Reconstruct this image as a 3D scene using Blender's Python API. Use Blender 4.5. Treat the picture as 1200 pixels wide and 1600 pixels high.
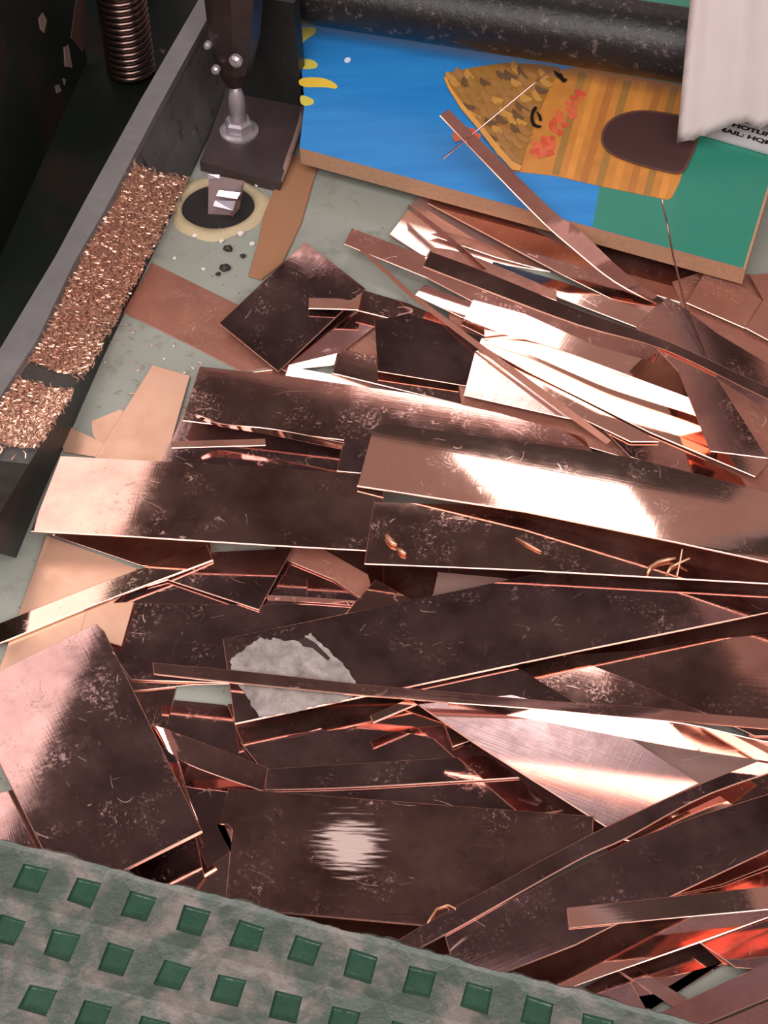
import bpy, bmesh, math, random
import numpy as np
from mathutils import Vector, Matrix

# ------------------------------------------------------------------ scene, camera, light
sc = bpy.context.scene
for o in list(bpy.data.objects):
    bpy.data.objects.remove(o)
C = sc.collection
random.seed(11)
rng = np.random.default_rng(5)

CAM_H, PITCH, FPX = 1.30, math.radians(50), 2400.0
cam_d = bpy.data.cameras.new('camera'); cam = bpy.data.objects.new('camera', cam_d); C.objects.link(cam)
cam.location = (0, 0, CAM_H); cam.rotation_euler = (math.pi/2 - PITCH, 0, 0)
cam_d.sensor_fit = 'VERTICAL'; cam_d.sensor_height = 36; cam_d.lens = 36*FPX/1600
cam_d.clip_start = 0.05
sc.camera = cam

sc.view_settings.view_transform = 'Standard'; sc.view_settings.look = 'None'
sc.view_settings.gamma = 1.0; sc.view_settings.use_curve_mapping = False
sc.view_settings.exposure = 0.0

w = bpy.data.worlds.new('workshop'); sc.world = w; w.use_nodes = True
w.node_tree.nodes['Background'].inputs[0].default_value = (1.0, 0.66, 0.60, 1)
w.node_tree.nodes['Background'].inputs[1].default_value = 0.32

def ray(u, v):
    dx, dy = (u-600)/FPX, -(v-800)/FPX
    s, c = math.sin(PITCH), math.cos(PITCH)
    return Vector((dx, c + dy*s, -s + dy*c))       # un-normalised, depth 1
CAMP = Vector((0, 0, CAM_H))
def P(u, v, z=0.0):
    d = ray(u, v); t = (z-CAM_H)/d.z
    return CAMP + d*t
def PP(u, v, p0, n):                                # pixel onto the plane through p0 with normal n
    d = ray(u, v); t = (p0-CAMP).dot(n)/d.dot(n)
    return CAMP + d*t
def mirror(u, v, h):                                # where a flat sheet seen at that pixel mirrors a level h
    p = P(u, v); k = (CAM_H+h)/CAM_H
    return Vector((p.x*k, p.y*k, h))
ROT = math.radians(-19.5)
E1 = Vector((math.cos(ROT), math.sin(ROT), 0)); E2 = Vector((-math.sin(ROT), math.cos(ROT), 0)); EZ = Vector((0,0,1))

def area(name, loc, target, sx, sy, power, col):
    l = bpy.data.lights.new(name, 'AREA'); l.shape = 'RECTANGLE'; l.size = sx; l.size_y = sy
    l.energy = power; l.color = col
    o = bpy.data.objects.new(name, l); C.objects.link(o); o.location = loc
    d = (Vector(target)-Vector(loc)); o.rotation_euler = d.to_track_quat('-Z', 'Y').to_euler()
    return o
# ceiling panel over the machine's back; fill lamps added at left and above camera
LH = 2.7
lp = mirror(756, 490, LH)
lamp = area('ceiling_panel_light', lp, lp-EZ, 0.64, 1.05, 10.5, (1.0, 0.94, 0.95)); lamp.rotation_euler = (0, 0, ROT)
lq = mirror(60, 905, LH)
lamp2 = area('left_fill_light', lq, lq-EZ, 1.5, 1.9, 15, (1.0, 0.93, 0.88)); lamp2.rotation_euler = (0, 0, ROT)
lamp3 = area('front_fill_light', (-0.1, -1.3, 2.8), (-0.1, -1.3, 0), 5.2, 3.2, 300, (1.0, 0.94, 0.92)); lamp3.rotation_euler = (0, 0, ROT)

# ------------------------------------------------------------------ materials
def lin(r, g, b):
    f = lambda c: (c/255/12.92 if c/255 <= 0.04045 else ((c/255+0.055)/1.055)**2.4)
    return (f(r), f(g), f(b), 1)
class NT:
    def __init__(s, name):
        s.m = bpy.data.materials.new(name); s.m.use_nodes = True
        s.t = s.m.node_tree; s.b = s.t.nodes['Principled BSDF']
        s.tc = s.t.nodes.new('ShaderNodeTexCoord')
    def link(s, a, b): s.t.links.new(a, b)
    def mapping(s, scale=(1,1,1), rot=(0,0,0), out='Object', jitter=True):
        mp = s.t.nodes.new('ShaderNodeMapping'); mp.inputs['Scale'].default_value = scale; mp.inputs['Rotation'].default_value = rot
        s.link(s.tc.outputs[out], mp.inputs['Vector'])
        if jitter:
            oi = s.t.nodes.new('ShaderNodeObjectInfo'); vm = s.t.nodes.new('ShaderNodeVectorMath'); vm.operation = 'SCALE'
            vm.inputs[0].default_value = (37, 53, 19); s.link(oi.outputs['Random'], vm.inputs['Scale']); s.link(vm.outputs[0], mp.inputs['Location'])
        return mp.outputs[0]
    def noise(s, vec, scale, detail=4, rough=.55, dist=0):
        n = s.t.nodes.new('ShaderNodeTexNoise'); n.inputs['Scale'].default_value = scale; n.inputs['Detail'].default_value = detail
        n.inputs['Roughness'].default_value = rough; n.inputs['Distortion'].default_value = dist
        s.link(vec, n.inputs['Vector']); return n.outputs['Fac']
    def ramp(s, fac, stops):
        r = s.t.nodes.new('ShaderNodeValToRGB'); e = r.color_ramp.elements
        while len(e) < len(stops): e.new(0.5)
        for el, (p, c) in zip(e, stops):
            el.position = p; el.color = c if len(c) == 4 else (*c, 1)
        s.link(fac, r.inputs[0]); return r.outputs[0]
    def rampv(s, fac, stops): return s.ramp(fac, [(p, (v, v, v, 1)) for p, v in stops])
    def mix(s, fac, a, b, mode='MIX'):
        n = s.t.nodes.new('ShaderNodeMix'); n.data_type = 'RGBA'; n.blend_type = mode
        for i, x in ((0, fac), (6, a), (7, b)):
            if hasattr(x, 'links'): s.link(x, n.inputs[i])
            else: n.inputs[i].default_value = x
        return n.outputs[2]
    def math(s, op, a, b=0.0):
        n = s.t.nodes.new('ShaderNodeMath'); n.operation = op
        for i, x in ((0, a), (1, b)):
            if hasattr(x, 'links'): s.link(x, n.inputs[i])
            else: n.inputs[i].default_value = x
        return n.outputs[0]
    def bump(s, h, strength, dist=0.001):
        n = s.t.nodes.new('ShaderNodeBump'); n.inputs['Strength'].default_value = strength; n.inputs['Distance'].default_value = dist
        s.link(h, n.inputs['Height']); s.link(n.outputs[0], s.b.inputs['Normal'])
    def set(s, col=None, rough=None, metal=None, spec=None):
        for k, x in (('Base Color', col), ('Roughness', rough), ('Metallic', metal), ('Specular IOR Level', spec)):
            if x is None: continue
            if hasattr(x, 'links'): s.link(x, s.b.inputs[k])
            else: s.b.inputs[k].default_value = x
        return s.m

def plain(name, col, rough=.5, metal=0, spec=.5, var=.15, scale=30, bump=0):
    n = NT(name); v = n.mapping()
    f = n.noise(v, scale, 5)
    c = n.mix(f, tuple(x*(1-var) for x in col[:3])+(1,), tuple(min(1, x*(1+var)) for x in col[:3])+(1,))
    if bump: n.bump(f, bump, .002)
    return n.set(c, rough, metal, spec)

def copper(name, clean, tarn, rough=(.055, .10), brush=.035, scratch=1.0, tarn_amt=(.35, .75), matte=0.0):
    n = NT(name); v = n.mapping()
    big = n.noise(v, 16, 6, .65, .1)
    fine = n.noise(n.mapping((14, 420, 14)), 1.0, 3, .6)                 # rolling lines along the piece
    cross = n.noise(n.mapping((420, 10, 14)), 1.0, 2, .6)
    spots = n.noise(v, 55, 6, .7)
    col = n.mix(n.rampv(big, [(tarn_amt[0], 0), (tarn_amt[1], 1)]), clean, tarn)
    smudge = n.rampv(n.noise(v, 32, 7, .7, .15), [(.45, 0), (.70, 1)])
    # scratches: thin stretched noise, two directions, broken up by a mask
    def hair(scale, wdt, rot, lo, mscale):                # short curved hairlines: broken contour lines of a smooth noise
        f_ = n.noise(n.mapping((1, 1.6, 1), (.2, .1, rot)), scale, 0, .5)
        d_ = n.math('ABSOLUTE', n.math('SUBTRACT', f_, .5))
        m_ = n.rampv(n.noise(n.mapping((1, 1, 1), (.4, .3, rot+1)), mscale, 1), [(lo, 0), (lo+.04, 1)])
        return n.math('MULTIPLY', n.rampv(d_, [(0, 1), (wdt, 0)]), m_)
    sa = hair(14, .006, .7, .60, 34); sb = n.math('MAXIMUM', hair(22, .009, 2.0, .63, 48), hair(9, .004, 3.1, .62, 26))
    sd = n.rampv(n.noise(v, 190, 3, .6), [(.73, 0), (.78, .8)])
    mask = n.rampv(n.noise(v, 11, 3), [(.42, .12), (.60, 1)])
    scr = n.math('MULTIPLY', n.math('MULTIPLY', n.math('MAXIMUM', n.math('MAXIMUM', sa, sb), sd), mask), scratch)
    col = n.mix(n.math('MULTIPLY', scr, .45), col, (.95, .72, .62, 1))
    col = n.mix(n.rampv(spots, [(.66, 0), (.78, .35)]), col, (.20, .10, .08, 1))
    r = n.math('ADD', n.math('MULTIPLY', smudge, rough[1]-rough[0]), rough[0])
    r = n.math('ADD', r, n.math('MULTIPLY', scr, .30))
    clus = n.rampv(n.noise(v, 22, 4, .6), [(.50, 0), (.66, 1)]); grain = n.rampv(n.noise(n.mapping((1, 1, 1), (.5, .2, .4)), 260, 4, .75), [(.50, 0), (.66, 1)])
    scuff = n.math('MULTIPLY', n.math('MULTIPLY', clus, grain), scratch)
    r = n.math('ADD', r, n.math('MULTIPLY', scuff, .26))
    col = n.mix(n.math('MULTIPLY', scuff, .30), col, (.86, .62, .56, 1))
    film = n.math('MULTIPLY', n.rampv(n.noise(v, 12, 6, .65), [(.35, .0), (.75, .05)]), scratch)     # thin dusty film
    h = n.math('ADD', n.math('ADD', fine, n.math('MULTIPLY', cross, .5)), n.math('MULTIPLY', scr, 2.0))
    n.bump(h, brush, .0004)
    n.set(col, r, n.math('SUBTRACT', 1.0 - matte, film))
    return n.m

M = {}
M['copper'] = copper('copper', (.84, .48, .40, 1), (.62, .33, .28, 1))
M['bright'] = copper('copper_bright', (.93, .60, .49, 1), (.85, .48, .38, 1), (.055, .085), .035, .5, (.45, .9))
M['dark'] = copper('copper_dark', (.62, .37, .35, 1), (.40, .23, .22, 1), (.055, .12), .035, 1.3)  # tarnish plus the mirrored dark of the bed, put into a darker colour
M['matte'] = copper('copper_matte', (.92, .56, .40, 1), (.86, .46, .30, 1), (.30, .42), .10, .3, (.5, .8), .35)
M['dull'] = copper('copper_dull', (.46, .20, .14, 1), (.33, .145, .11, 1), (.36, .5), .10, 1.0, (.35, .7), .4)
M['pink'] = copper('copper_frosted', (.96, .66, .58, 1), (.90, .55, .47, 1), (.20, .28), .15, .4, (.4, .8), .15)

M['edge'] = plain('sheared_edge', (.92, .56, .45, 1), .36, 1.0, var=.12, scale=80)
M['brushed'] = copper('copper_brushed', (.76, .52, .50, 1), (.72, .48, .46, 1), (.22, .30), .14, .15)
M['black'] = plain('black_paint', (.012, .013, .012, 1), .42, var=.5, scale=60, bump=.4)
# ------------------------------------------------------------------ object helpers
def obj(name, me, mat, parent=None):
    o = bpy.data.objects.new(name, me); C.objects.link(o)
    if mat is not None and not me.materials: me.materials.append(M[mat] if isinstance(mat, str) else mat)
    if parent is not None: o.parent = parent
    return o
def tag(o, label=None, cat=None, group=None, kind=None):
    for k, v in (('label', label), ('category', cat), ('group', group), ('kind', kind)):
        if v: o[k] = v
    return o
def empty(name, loc=(0,0,0)):
    o = bpy.data.objects.new(name, None); C.objects.link(o); o.location = loc; o.empty_display_size = .05
    return o
def mesh_of(bm, name, smooth=False):
    bmesh.ops.recalc_face_normals(bm, faces=bm.faces)
    me = bpy.data.meshes.new(name); bm.to_mesh(me); bm.free()
    if smooth:
        for p in me.polygons: p.use_smooth = True
    return me
def part(name, bm, mat, parent, smooth=False, origin=None):
    me = mesh_of(bm, name, smooth)
    if origin is None:
        co = np.empty(len(me.vertices)*3); me.vertices.foreach_get('co', co); origin = Vector(co.reshape(-1, 3).mean(0))
    me.transform(Matrix.Translation(-origin))
    o = obj(name, me, mat, parent); pl = parent.matrix_world.translation if parent is not None else Vector()
    if parent is not None:
        bpy.context.view_layer.update(); o.location = parent.matrix_world.inverted() @ origin
    else: o.location = origin
    return o
def bm_prism(pts, off):                                  # polygon of world points extruded by a vector
    bm = bmesh.new(); vs = [bm.verts.new(p) for p in pts]; f = bm.faces.new(vs)
    r = bmesh.ops.extrude_face_region(bm, geom=[f])
    for v in r['geom']:
        if isinstance(v, bmesh.types.BMVert): v.co += off
    return bm
def bm_box(bm, c, ax, ay, az):                           # box from centre and three half-axis vectors
    vs = []
    for i in (-1, 1):
        for j in (-1, 1):
            for k in (-1, 1): vs.append(bm.verts.new(c + ax*i + ay*j + az*k))
    for f in ((0,1,3,2), (4,6,7,5), (0,4,5,1), (2,3,7,6), (0,2,6,4), (1,5,7,3)): bm.faces.new([vs[i] for i in f])
def bm_tube(bm, pts, rads, seg=12, cap=True):
    rings = []; n = len(pts)
    if not hasattr(rads, '__len__'): rads = [rads]*n
    up = None
    for i, p in enumerate(pts):
        t = (pts[min(i+1, n-1)]-pts[max(i-1, 0)]).normalized()
        if up is None: up = t.orthogonal().normalized()
        up = (up - t*up.dot(t)).normalized(); s = t.cross(up)
        rings.append([bm.verts.new(p + (up*math.cos(a)+s*math.sin(a))*rads[i]) for a in [2*math.pi*k/seg for k in range(seg)]])
    for a, b in zip(rings, rings[1:]):
        for k in range(seg): bm.faces.new((a[k], a[(k+1) % seg], b[(k+1) % seg], b[k]))
    if cap: bm.faces.new(rings[0][::-1]); bm.faces.new(rings[-1])
def bm_lathe(bm, c, axis, prof, seg=24):                 # prof: list of (radius, height)
    u = axis.orthogonal().normalized(); s = axis.cross(u); rings = []
    for r, h in prof:
        rings.append([bm.verts.new(c + axis*h + (u*math.cos(a)+s*math.sin(a))*r) for a in [2*math.pi*k/seg for k in range(seg)]])
    for a, b in zip(rings, rings[1:]):
        for k in range(seg): bm.faces.new((a[k], a[(k+1) % seg], b[(k+1) % seg], b[k]))
    bm.faces.new(rings[0][::-1]); bm.faces.new(rings[-1])

# ------------------------------------------------------------------ floor
n = NT('painted_floor'); v = n.mapping(out='Object', jitter=False)
base = n.mix(n.noise(v, 7, 6, .6), lin(128, 132, 124), lin(154, 157, 148))
dirt = n.rampv(n.noise(v, 16, 6, .7, .6), [(.55, 0), (.68, 1)])
base = n.mix(n.math('MULTIPLY', dirt, .45), base, lin(95, 88, 78))
specks = n.rampv(n.noise(v, 190, 2, .5), [(.70, 0), (.74, 1)])
base = n.mix(n.math('MULTIPLY', specks, .8), base, lin(52, 46, 40))
n.bump(n.noise(v, 60, 5), .12, .002)
n.set(base, n.math('ADD', n.math('MULTIPLY', dirt, .25), .30))
M['floor'] = n.m
HC = P(341, 325); HR = .048
bm = bmesh.new(); N = 40
inner = [bm.verts.new(HC + Vector((math.cos(a), math.sin(a), 0))*HR) for a in [2*math.pi*k/N for k in range(N)]]
outer = [bm.verts.new(HC + Vector((math.cos(a), math.sin(a), 0))*7) for a in [2*math.pi*k/N for k in range(N)]]
for k in range(N): bm.faces.new((inner[k], inner[(k+1) % N], outer[(k+1) % N], outer[k]))
fl = obj('floor', mesh_of(bm, 'floor'), 'floor'); tag(fl, 'grey green painted concrete workshop floor', 'floor', kind='structure')
M['cavity'] = plain('dark_cavity', (.012, .010, .012, 1), .6)
bm = bmesh.new(); bm_lathe(bm, HC - EZ*.06, EZ, [(.002, .001), (HR, .0), (HR, .0601)], 40)
cav = part('hole_lining', bm, 'cavity', fl)
M['collar'] = plain('dried_filler', lin(176, 160, 128), .6, var=.18, scale=40, bump=.3)
bm = bmesh.new(); seg = 48; prof = [(1.0, .0), (1.04, .006), (1.22, .005), (1.36, .0)]
rings = []
for q, (rr, zz) in enumerate(prof):
    rings.append([])
    for k in range(seg):
        a = 2*math.pi*k/seg; jit = 1 + (.05*math.sin(3*a+1)+.03*math.sin(7*a) if q >= 2 else 0)
        rings[-1].append(bm.verts.new(HC + Vector((math.cos(a), math.sin(a), 0))*HR*rr*jit + EZ*(zz+.0003)))
for a, b in zip(rings, rings[1:]):
    for k in range(seg): bm.faces.new((a[k], a[(k+1) % seg], b[(k+1) % seg], b[k]))
part('filler_ring', bm, 'collar', fl, True)
# pressed metal clip sticking out of the hole
M['clip'] = plain('clip_steel', lin(150, 132, 132), .28, .85, var=.35, scale=25)
M['clipbar'] = plain('clip_bar', lin(205, 195, 205), .25, .6)
clip = empty('metal_clip', HC)
tag(clip, 'ridged bright metal clip sticking out of the round floor hole', 'clip')
pts = [P(326, 272, .045), P(382, 283, .040), P(374, 326, .012), P(352, 352, -.012), P(334, 352, -.012), P(325, 340, -.004)]
part('plate', bm_prism(pts, Vector((0, .0012, -.0012))), 'clip', clip)
for (a, b, c, d) in (((342, 297), (376, 301), (370, 311), (338, 306)), ((336, 313), (368, 314), (364, 329), (333, 322))):
    zs = [.031, .031, .025, .025]
    q = [P(u, vv, z+.004) for (u, vv), z in zip((a, b, c, d), zs)]
    bm = bm_prism(q, Vector((0, .003, -.004)))
    m0 = (q[0]+q[3])/2; m1 = (q[1]+q[2])/2
    part('ridge', bm, 'clipbar', clip)
bm = bm_prism([P(325, 272, .046), P(343, 273, .046), P(343, 279, .043), P(326, 280, .043)], Vector((0, .002, -.002)))
part('bright_lip', bm, 'clipbar', clip)

# ------------------------------------------------------------------ shear machine: foot, leg, pad, bolt, bed
mach = empty('shear_machine', P(100, 400)); bpy.context.view_layer.update()
tag(mach, 'dark green cast iron shear machine with side foot, bolt and coil spring', 'machine')
n = NT('worn_casting'); v = n.mapping(jitter=False)
c = n.mix(n.noise(v, 12, 6, .6), lin(62, 62, 62), lin(98, 96, 94))
c = n.mix(n.rampv(n.noise(v, 34, 5, .7), [(.60, 0), (.66, .7)]), c, lin(20, 22, 18))
c = n.mix(n.rampv(n.noise(v, 120, 3, .6), [(.70, 0), (.74, .8)]), c, lin(150, 110, 95))
n.bump(n.noise(v, 45, 6), .4, .003); M['casting'] = n.set(c, .38, .15)
n = NT('rim_steel'); v = n.mapping(jitter=False)
c = n.mix(n.noise(v, 18, 6, .65), lin(96, 94, 95), lin(140, 136, 136))
n.bump(n.noise(v, 70, 5), .3, .002); M['rim'] = n.set(c, .45, .4)
n = NT('chipped_green'); v = n.mapping(jitter=False)
c = n.mix(n.noise(v, 5, 4), lin(9, 17, 11), lin(22, 30, 25))
ch = n.rampv(n.noise(v, 13, 5, .6, .3), [(.66, 0), (.675, 1)])
c = n.mix(ch, c, lin(112, 92, 84)); ru = n.rampv(n.noise(v, 6, 5, .6), [(.52, 0), (.66, .8)])
c = n.mix(ru, c, lin(44, 28, 24)); M['chipped'] = n.set(c, .5, spec=.3)

M['toe'] = plain('oily_toe', lin(40, 38, 32), .4, var=.4, scale=30, bump=.4)
M['rustchip'] = plain('rust_chip', lin(74, 48, 42), .6, var=.3)
rim_in = [(-40, 683), (0, 620), (60, 527), (117, 407), (170, 317), (252, 160), (340, 0), (372, -60)]
rim_out = [(-60, 640), (0, 545), (87, 400), (131, 317), (219, 157), (310, 0), (345, -60)]
skirt = [(-40, 878), (0, 802), (66, 690), (115, 611), (155, 545), (200, 460), (290, 285), (330, 200), (400, 60)]
base_ln = [(-40, 1015), (0, 934), (68, 768), (113, 669), (163, 555), (205, 468), (292, 288), (332, 203), (402, 62)]
def lerp_line(ln, t):
    x = t*(len(ln)-1); i = min(int(x), len(ln)-2); f = x-i
    return (ln[i][0]*(1-f)+ln[i+1][0]*f, ln[i][1]*(1-f)+ln[i+1][1]*f)
def arc_line(ln, t):
    L = [0.0]
    for a_, b_ in zip(ln, ln[1:]): L.append(L[-1] + math.hypot(b_[0]-a_[0], b_[1]-a_[1]))
    x = t*L[-1]
    for i in range(len(ln)-1):
        if x <= L[i+1] or i == len(ln)-2:
            f = (x-L[i])/(L[i+1]-L[i]); return (ln[i][0]*(1-f)+ln[i+1][0]*f, ln[i][1]*(1-f)+ln[i+1][1]*f)
def across(ln, p, slope):                                 # where the line through p with that slope meets ln
    best = None
    for a_, b_ in zip(ln, ln[1:]):
        ga = a_[1]-p[1]-slope*(a_[0]-p[0]); gb = b_[1]-p[1]-slope*(b_[0]-p[0])
        if ga*gb <= 0 and ga != gb:
            f = ga/(ga-gb); return (a_[0]+(b_[0]-a_[0])*f, a_[1]+(b_[1]-a_[1])*f)
    return ln[0] if abs(ln[0][1]-p[1]) < abs(ln[-1][1]-p[1]) else ln[-1]
def foot_pts(t):
    r_ = arc_line(rim_in, t); return across(rim_out, r_, .27), r_, across(skirt, r_, .27), across(base_ln, r_, .27)
skirt = [(-120, 1040)] + skirt + [(480, -90)]; base_ln = [(-120, 1190)] + base_ln + [(482, -90)]; rim_out = [(-140, 770)] + rim_out
rim_in = [(-130, 830)] + rim_in
K = 40
bm = bmesh.new(); cols = []
for k in range(K+1):
    t = k/K
    ro_, rp_, sp_, bp_ = foot_pts(t)
    hz = max(.006, .09*max(0, (sp_[1]-520)/280)+.008); sk = P(*sp_, min(hz, .11)); bs = P(*bp_, 0.0)
    ri = P(*rp_, .105)
    mid = (sk+ri)/2 - EZ*.008
    low = Vector((ri.x, ri.y, 0)) - E1*.06
    cols.append((bs, sk, mid, ri, (sp_[1]+rp_[1])/2))
for nm, mt, i0, sel in (('side_foot', 'casting', 1, lambda y: y < 700), ('foot_toe', 'toe', 1, lambda y: y >= 700), ('foot_skirt', 'black', 0, lambda y: True)):
    bm = bmesh.new()
    for a, b in zip(cols, cols[1:]):
        if not sel(b[4]): continue
        for i in ((0,) if i0 == 0 else (1, 2)): bm.faces.new([bm.verts.new(p) for p in (a[i], a[i+1], b[i+1], b[i])])
    bmesh.ops.remove_doubles(bm, verts=bm.verts[:], dist=1e-5); part(nm, bm, mt, mach)
bm = bmesh.new(); cols = []
for k in range(K+1):
    t = k/K
    ro_, rp_, sp_, bp_ = foot_pts(t)
    a = P(*rp_, .112); b = P(*ro_, .116)
    cols.append([bm.verts.new(p) for p in (a-EZ*.012, a, b, b-EZ*.14)])
for a, b in zip(cols, cols[1:]):
    for i in range(3): bm.faces.new((a[i], a[i+1], b[i+1], b[i]))
rimo = part('rim', bm, 'rim', mach)
# dark slab added to darken the space beyond the rim; leg panel stands in it
slab_pts = [P(u, v, .004) for u, v in [(x+6, y) for x, y in rim_out] + [(345, -160), (-260, -160), (-260, 640)]]
part('dark_slab', bm_prism(slab_pts, EZ*.004), 'chipped', mach)
pa = P(-30, 470, .008); pb = P(136, 95, .008)
bm = bm_prism([pa, pb, pb + EZ*.42, pa + EZ*.42], -E1*.03)
lpn = (pb-pa).cross(EZ).normalized(); lp_o = part('leg_panel', bm, 'chipped', mach); bpy.context.view_layer.update()
M['chip'] = plain('bare_chip', lin(128, 108, 100), .6)
for pts in ([(60, 28), (66, 20), (72, 32), (68, 52), (62, 46)], [(99, 74), (106, 70), (112, 106), (101, 104)], [(85, 134), (91, 132), (95, 142), (88, 146)], [(97, 122), (102, 124), (100, 133)], [(110, 60), (118, 0), (132, 0), (134, 60), (128, 82)], [(68, 318), (70, 272), (88, 236), (110, 226), (112, 262), (98, 296), (82, 322)]):
    qs = [PP(u, v, pa - E1*.0, lpn) for u, v in pts]; sgn = 1 if lpn.dot(CAMP-pa) > 0 else -1
    part('paint_chip', bm_prism([q + lpn*sgn*.0012 for q in qs], -lpn*sgn*.001), 'chip' if pts[0][0] not in (68, 110) else 'rustchip', lp_o)
pa = P(210, -40, .008); bm = bm_prism([pa - E1*.4, pa + E1*.06, pa + E1*.06 + EZ*.4, pa - E1*.4 + EZ*.4], E2*.03)
part('rear_panel', bm, 'chipped', mach)
# coil spring
bm = bmesh.new(); sp = P(206, 112, .014); R = .031; turns = 16; pit = .0098
pts = [sp + Vector((math.cos(a)*R, math.sin(a)*R, pit*a/(2*math.pi))) for a in np.linspace(0, turns*2*math.pi, turns*18)]
bm_tube(bm, pts, .0043, 7)
M['spring'] = plain('spring_steel', lin(120, 96, 92), .22, .95, var=.2)
part('coil_spring', bm, 'spring', mach, True)
# foot pad under the bolt
n = NT('pad_paint'); v = n.mapping(jitter=False)
c = n.mix(n.noise(v, 20, 5), lin(44, 34, 36), lin(70, 56, 56)); n.bump(n.noise(v, 50, 5), .25, .002); M['pad'] = n.set(c, .42)
pz = .016
pad = [P(u, vv, pz) for u, vv in ((312, 252), (318, 238), (350, 150), (362, 60), (500, 60), (476, 160), (471, 180), (466, 205), (458, 228), (450, 252), (437, 286), (400, 277))]
part('foot_pad', bm_prism(pad, -EZ*pz*.98), 'pad', mach)
M['glue'] = plain('old_glue', lin(128, 104, 96), .6, var=.4, scale=80, bump=.6)
bm = bmesh.new()
gl = [P(473, 168, pz), P(469, 195, pz-.004), P(460, 222, pz), P(450, 250, pz-.003), P(438, 284, pz-.004)]
bm_tube(bm, gl, [.003, .005, .004, .005, .003], 7); part('glue_bead', bm, 'glue', mach, True)
bc = P(374, 206, pz); M['zinc'] = plain('zinc_steel', lin(176, 168, 174), .3, .6, var=.2)
bolt = part('levelling_bolt', (lambda b: (bm_lathe(b, bc, EZ, [(.0115, .0), (.0115, .055), (.004, .085)], 20), b)[1])(bmesh.new()), 'zinc', mach, True)
bm = bmesh.new(); bm_lathe(bm, bc, EZ, [(.027, .0), (.027, .0035), (.022, .005), (.012, .005)], 32); part('washer', bm, 'zinc', bolt)
bm = bmesh.new(); bm_lathe(bm, bc + EZ*.004, EZ, [(.0185, 0), (.0195, .003), (.0195, .013), (.0165, .017), (.011, .017)], 6); part('nut', bm, 'zinc', bolt)
# hanging arm above the bolt and black web beside it
bm = bmesh.new()
ap = [bc + EZ*.078, bc + EZ*.10, bc + EZ*.15 + E2*.01, bc + EZ*.22 + E2*.02, bc + EZ*.42 + E2*.04]
bm_tube(bm, ap, [.014, .024, .034, .040, .044], 8)
M['armpaint'] = plain('arm_paint', lin(46, 36, 33), .32, .2, var=.5, scale=35, bump=.5)
arm = part('arm', bm, 'armpaint', mach)
for du, dz, r in ((.018, .135, .009), (-.012, .115, .006), (-.020, .15, .005)):
    bm = bmesh.new(); bm_lathe(bm, bc + EZ*dz + E1*du - E2*.026, -E2, [(r, 0), (r, .006), (r*.6, .009)], 10); part('rivet', bm, 'zinc', arm)
bm = bm_prism([P(378, 148, pz), P(472, 166, pz), P(472, 166, pz)+EZ*.16 - E1*.005, P(378, 148, pz)+EZ*.16], E2*.02)
part('web_plate', bm, 'black', mach)
# unseen bed and brace added overhead, outlined to give the copper its dark reflections
BH = 1.50
def bedpt(u, v): return mirror(u, v, BH)
M['bed'] = plain('bed_underside', (.155, .140, .165, 1), .55, var=.3, scale=12)
bedpoly = [bedpt(*q) for q in ((318, 585), (600, 657), (905, 733), (1000, 764), (1012, 850), (1040, 915), (1090, 985), (1150, 1110), (1330, 1220), (1420, 1490), (700, 1560), (-80, 1540), (40, 1230))]
bm = bm_prism(bedpoly, EZ*.12)
part('bed', bm, 'bed', mach)
bm = bmesh.new(); a = mirror(1040, 430, BH); b = mirror(1175, 760, BH)
dd = (b-a).normalized(); sd = dd.cross(EZ)
bm_box(bm, (a+b)/2 + EZ*.05, dd*(b-a).length/2, sd*.05, EZ*.05); part('brace', bm, 'bed', mach)

# pipe across the back
n = NT('pipe_paint'); v = n.mapping(jitter=False)
c = n.mix(n.noise(v, 30, 6, .7), lin(14, 14, 14), lin(34, 32, 32))
c = n.mix(n.rampv(n.noise(v, 75, 5, .7), [(.57, 0), (.66, .85)]), c, lin(96, 86, 82))
n.bump(n.noise(v, 90, 6, .7), .5, .003); M['pipe'] = n.set(c, .33)
a = P(440, -25, .145); b = P(1240, 97, .155); r = .0475
dd = (b-a).normalized(); bm = bmesh.new()
bm_tube(bm, [a + (b-a)*t for t in np.linspace(-.03, 1.25, 14)], r, 32)
pipe = part('cross_pipe', bm, 'pipe', None, True)
tag(pipe, 'thick black painted steel pipe running across the back above the board', 'pipe')
bm = bmesh.new(); bm_tube(bm, [a - dd*.022, a - dd*.012], r*1.12, 32); part('pipe_collar', bm, 'black', pipe)
bm = bmesh.new()
for u in (447, 459):
    c0 = P(u, 27, .125); bm_lathe(bm, c0, E1, [(.003, -.006), (.004, 0), (.003, .006)], 8)
M['fleck'] = plain('copper_fleck', lin(225, 150, 120), .3, .8)
part('copper_bead', bm, 'fleck', pipe)

# ------------------------------------------------------------------ treadle plate in the foreground
n = NT('tread_paint'); v = n.mapping(jitter=False)
wear = n.rampv(n.noise(v, 19, 6, .65, .4), [(.47, 0), (.62, 1)])
c = n.mix(n.noise(v, 60, 5), lin(45, 56, 50), lin(68, 79, 72))
c = n.mix(n.math('MULTIPLY', wear, .8), c, n.mix(n.noise(v, 140, 4), lin(98, 89, 85), lin(124, 113, 109)))
n.bump(n.noise(v, 85, 6, .65), .55, .003); M['tread'] = n.set(c, .45)
n = NT('recess_paint'); v = n.mapping()
c = n.mix(n.noise(v, 40, 5), lin(24, 50, 40), lin(46, 76, 62)); n.bump(n.noise(v, 120, 5), .35, .002); M['recess'] = n.set(c, .16)
TZ = .15
o0 = P(48, 1371, TZ); e1 = (P(745, 1557, TZ)-o0)/8; pt = e1.length; e1.normalize(); e2 = Vector((-e1.y, e1.x, 0))
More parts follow.
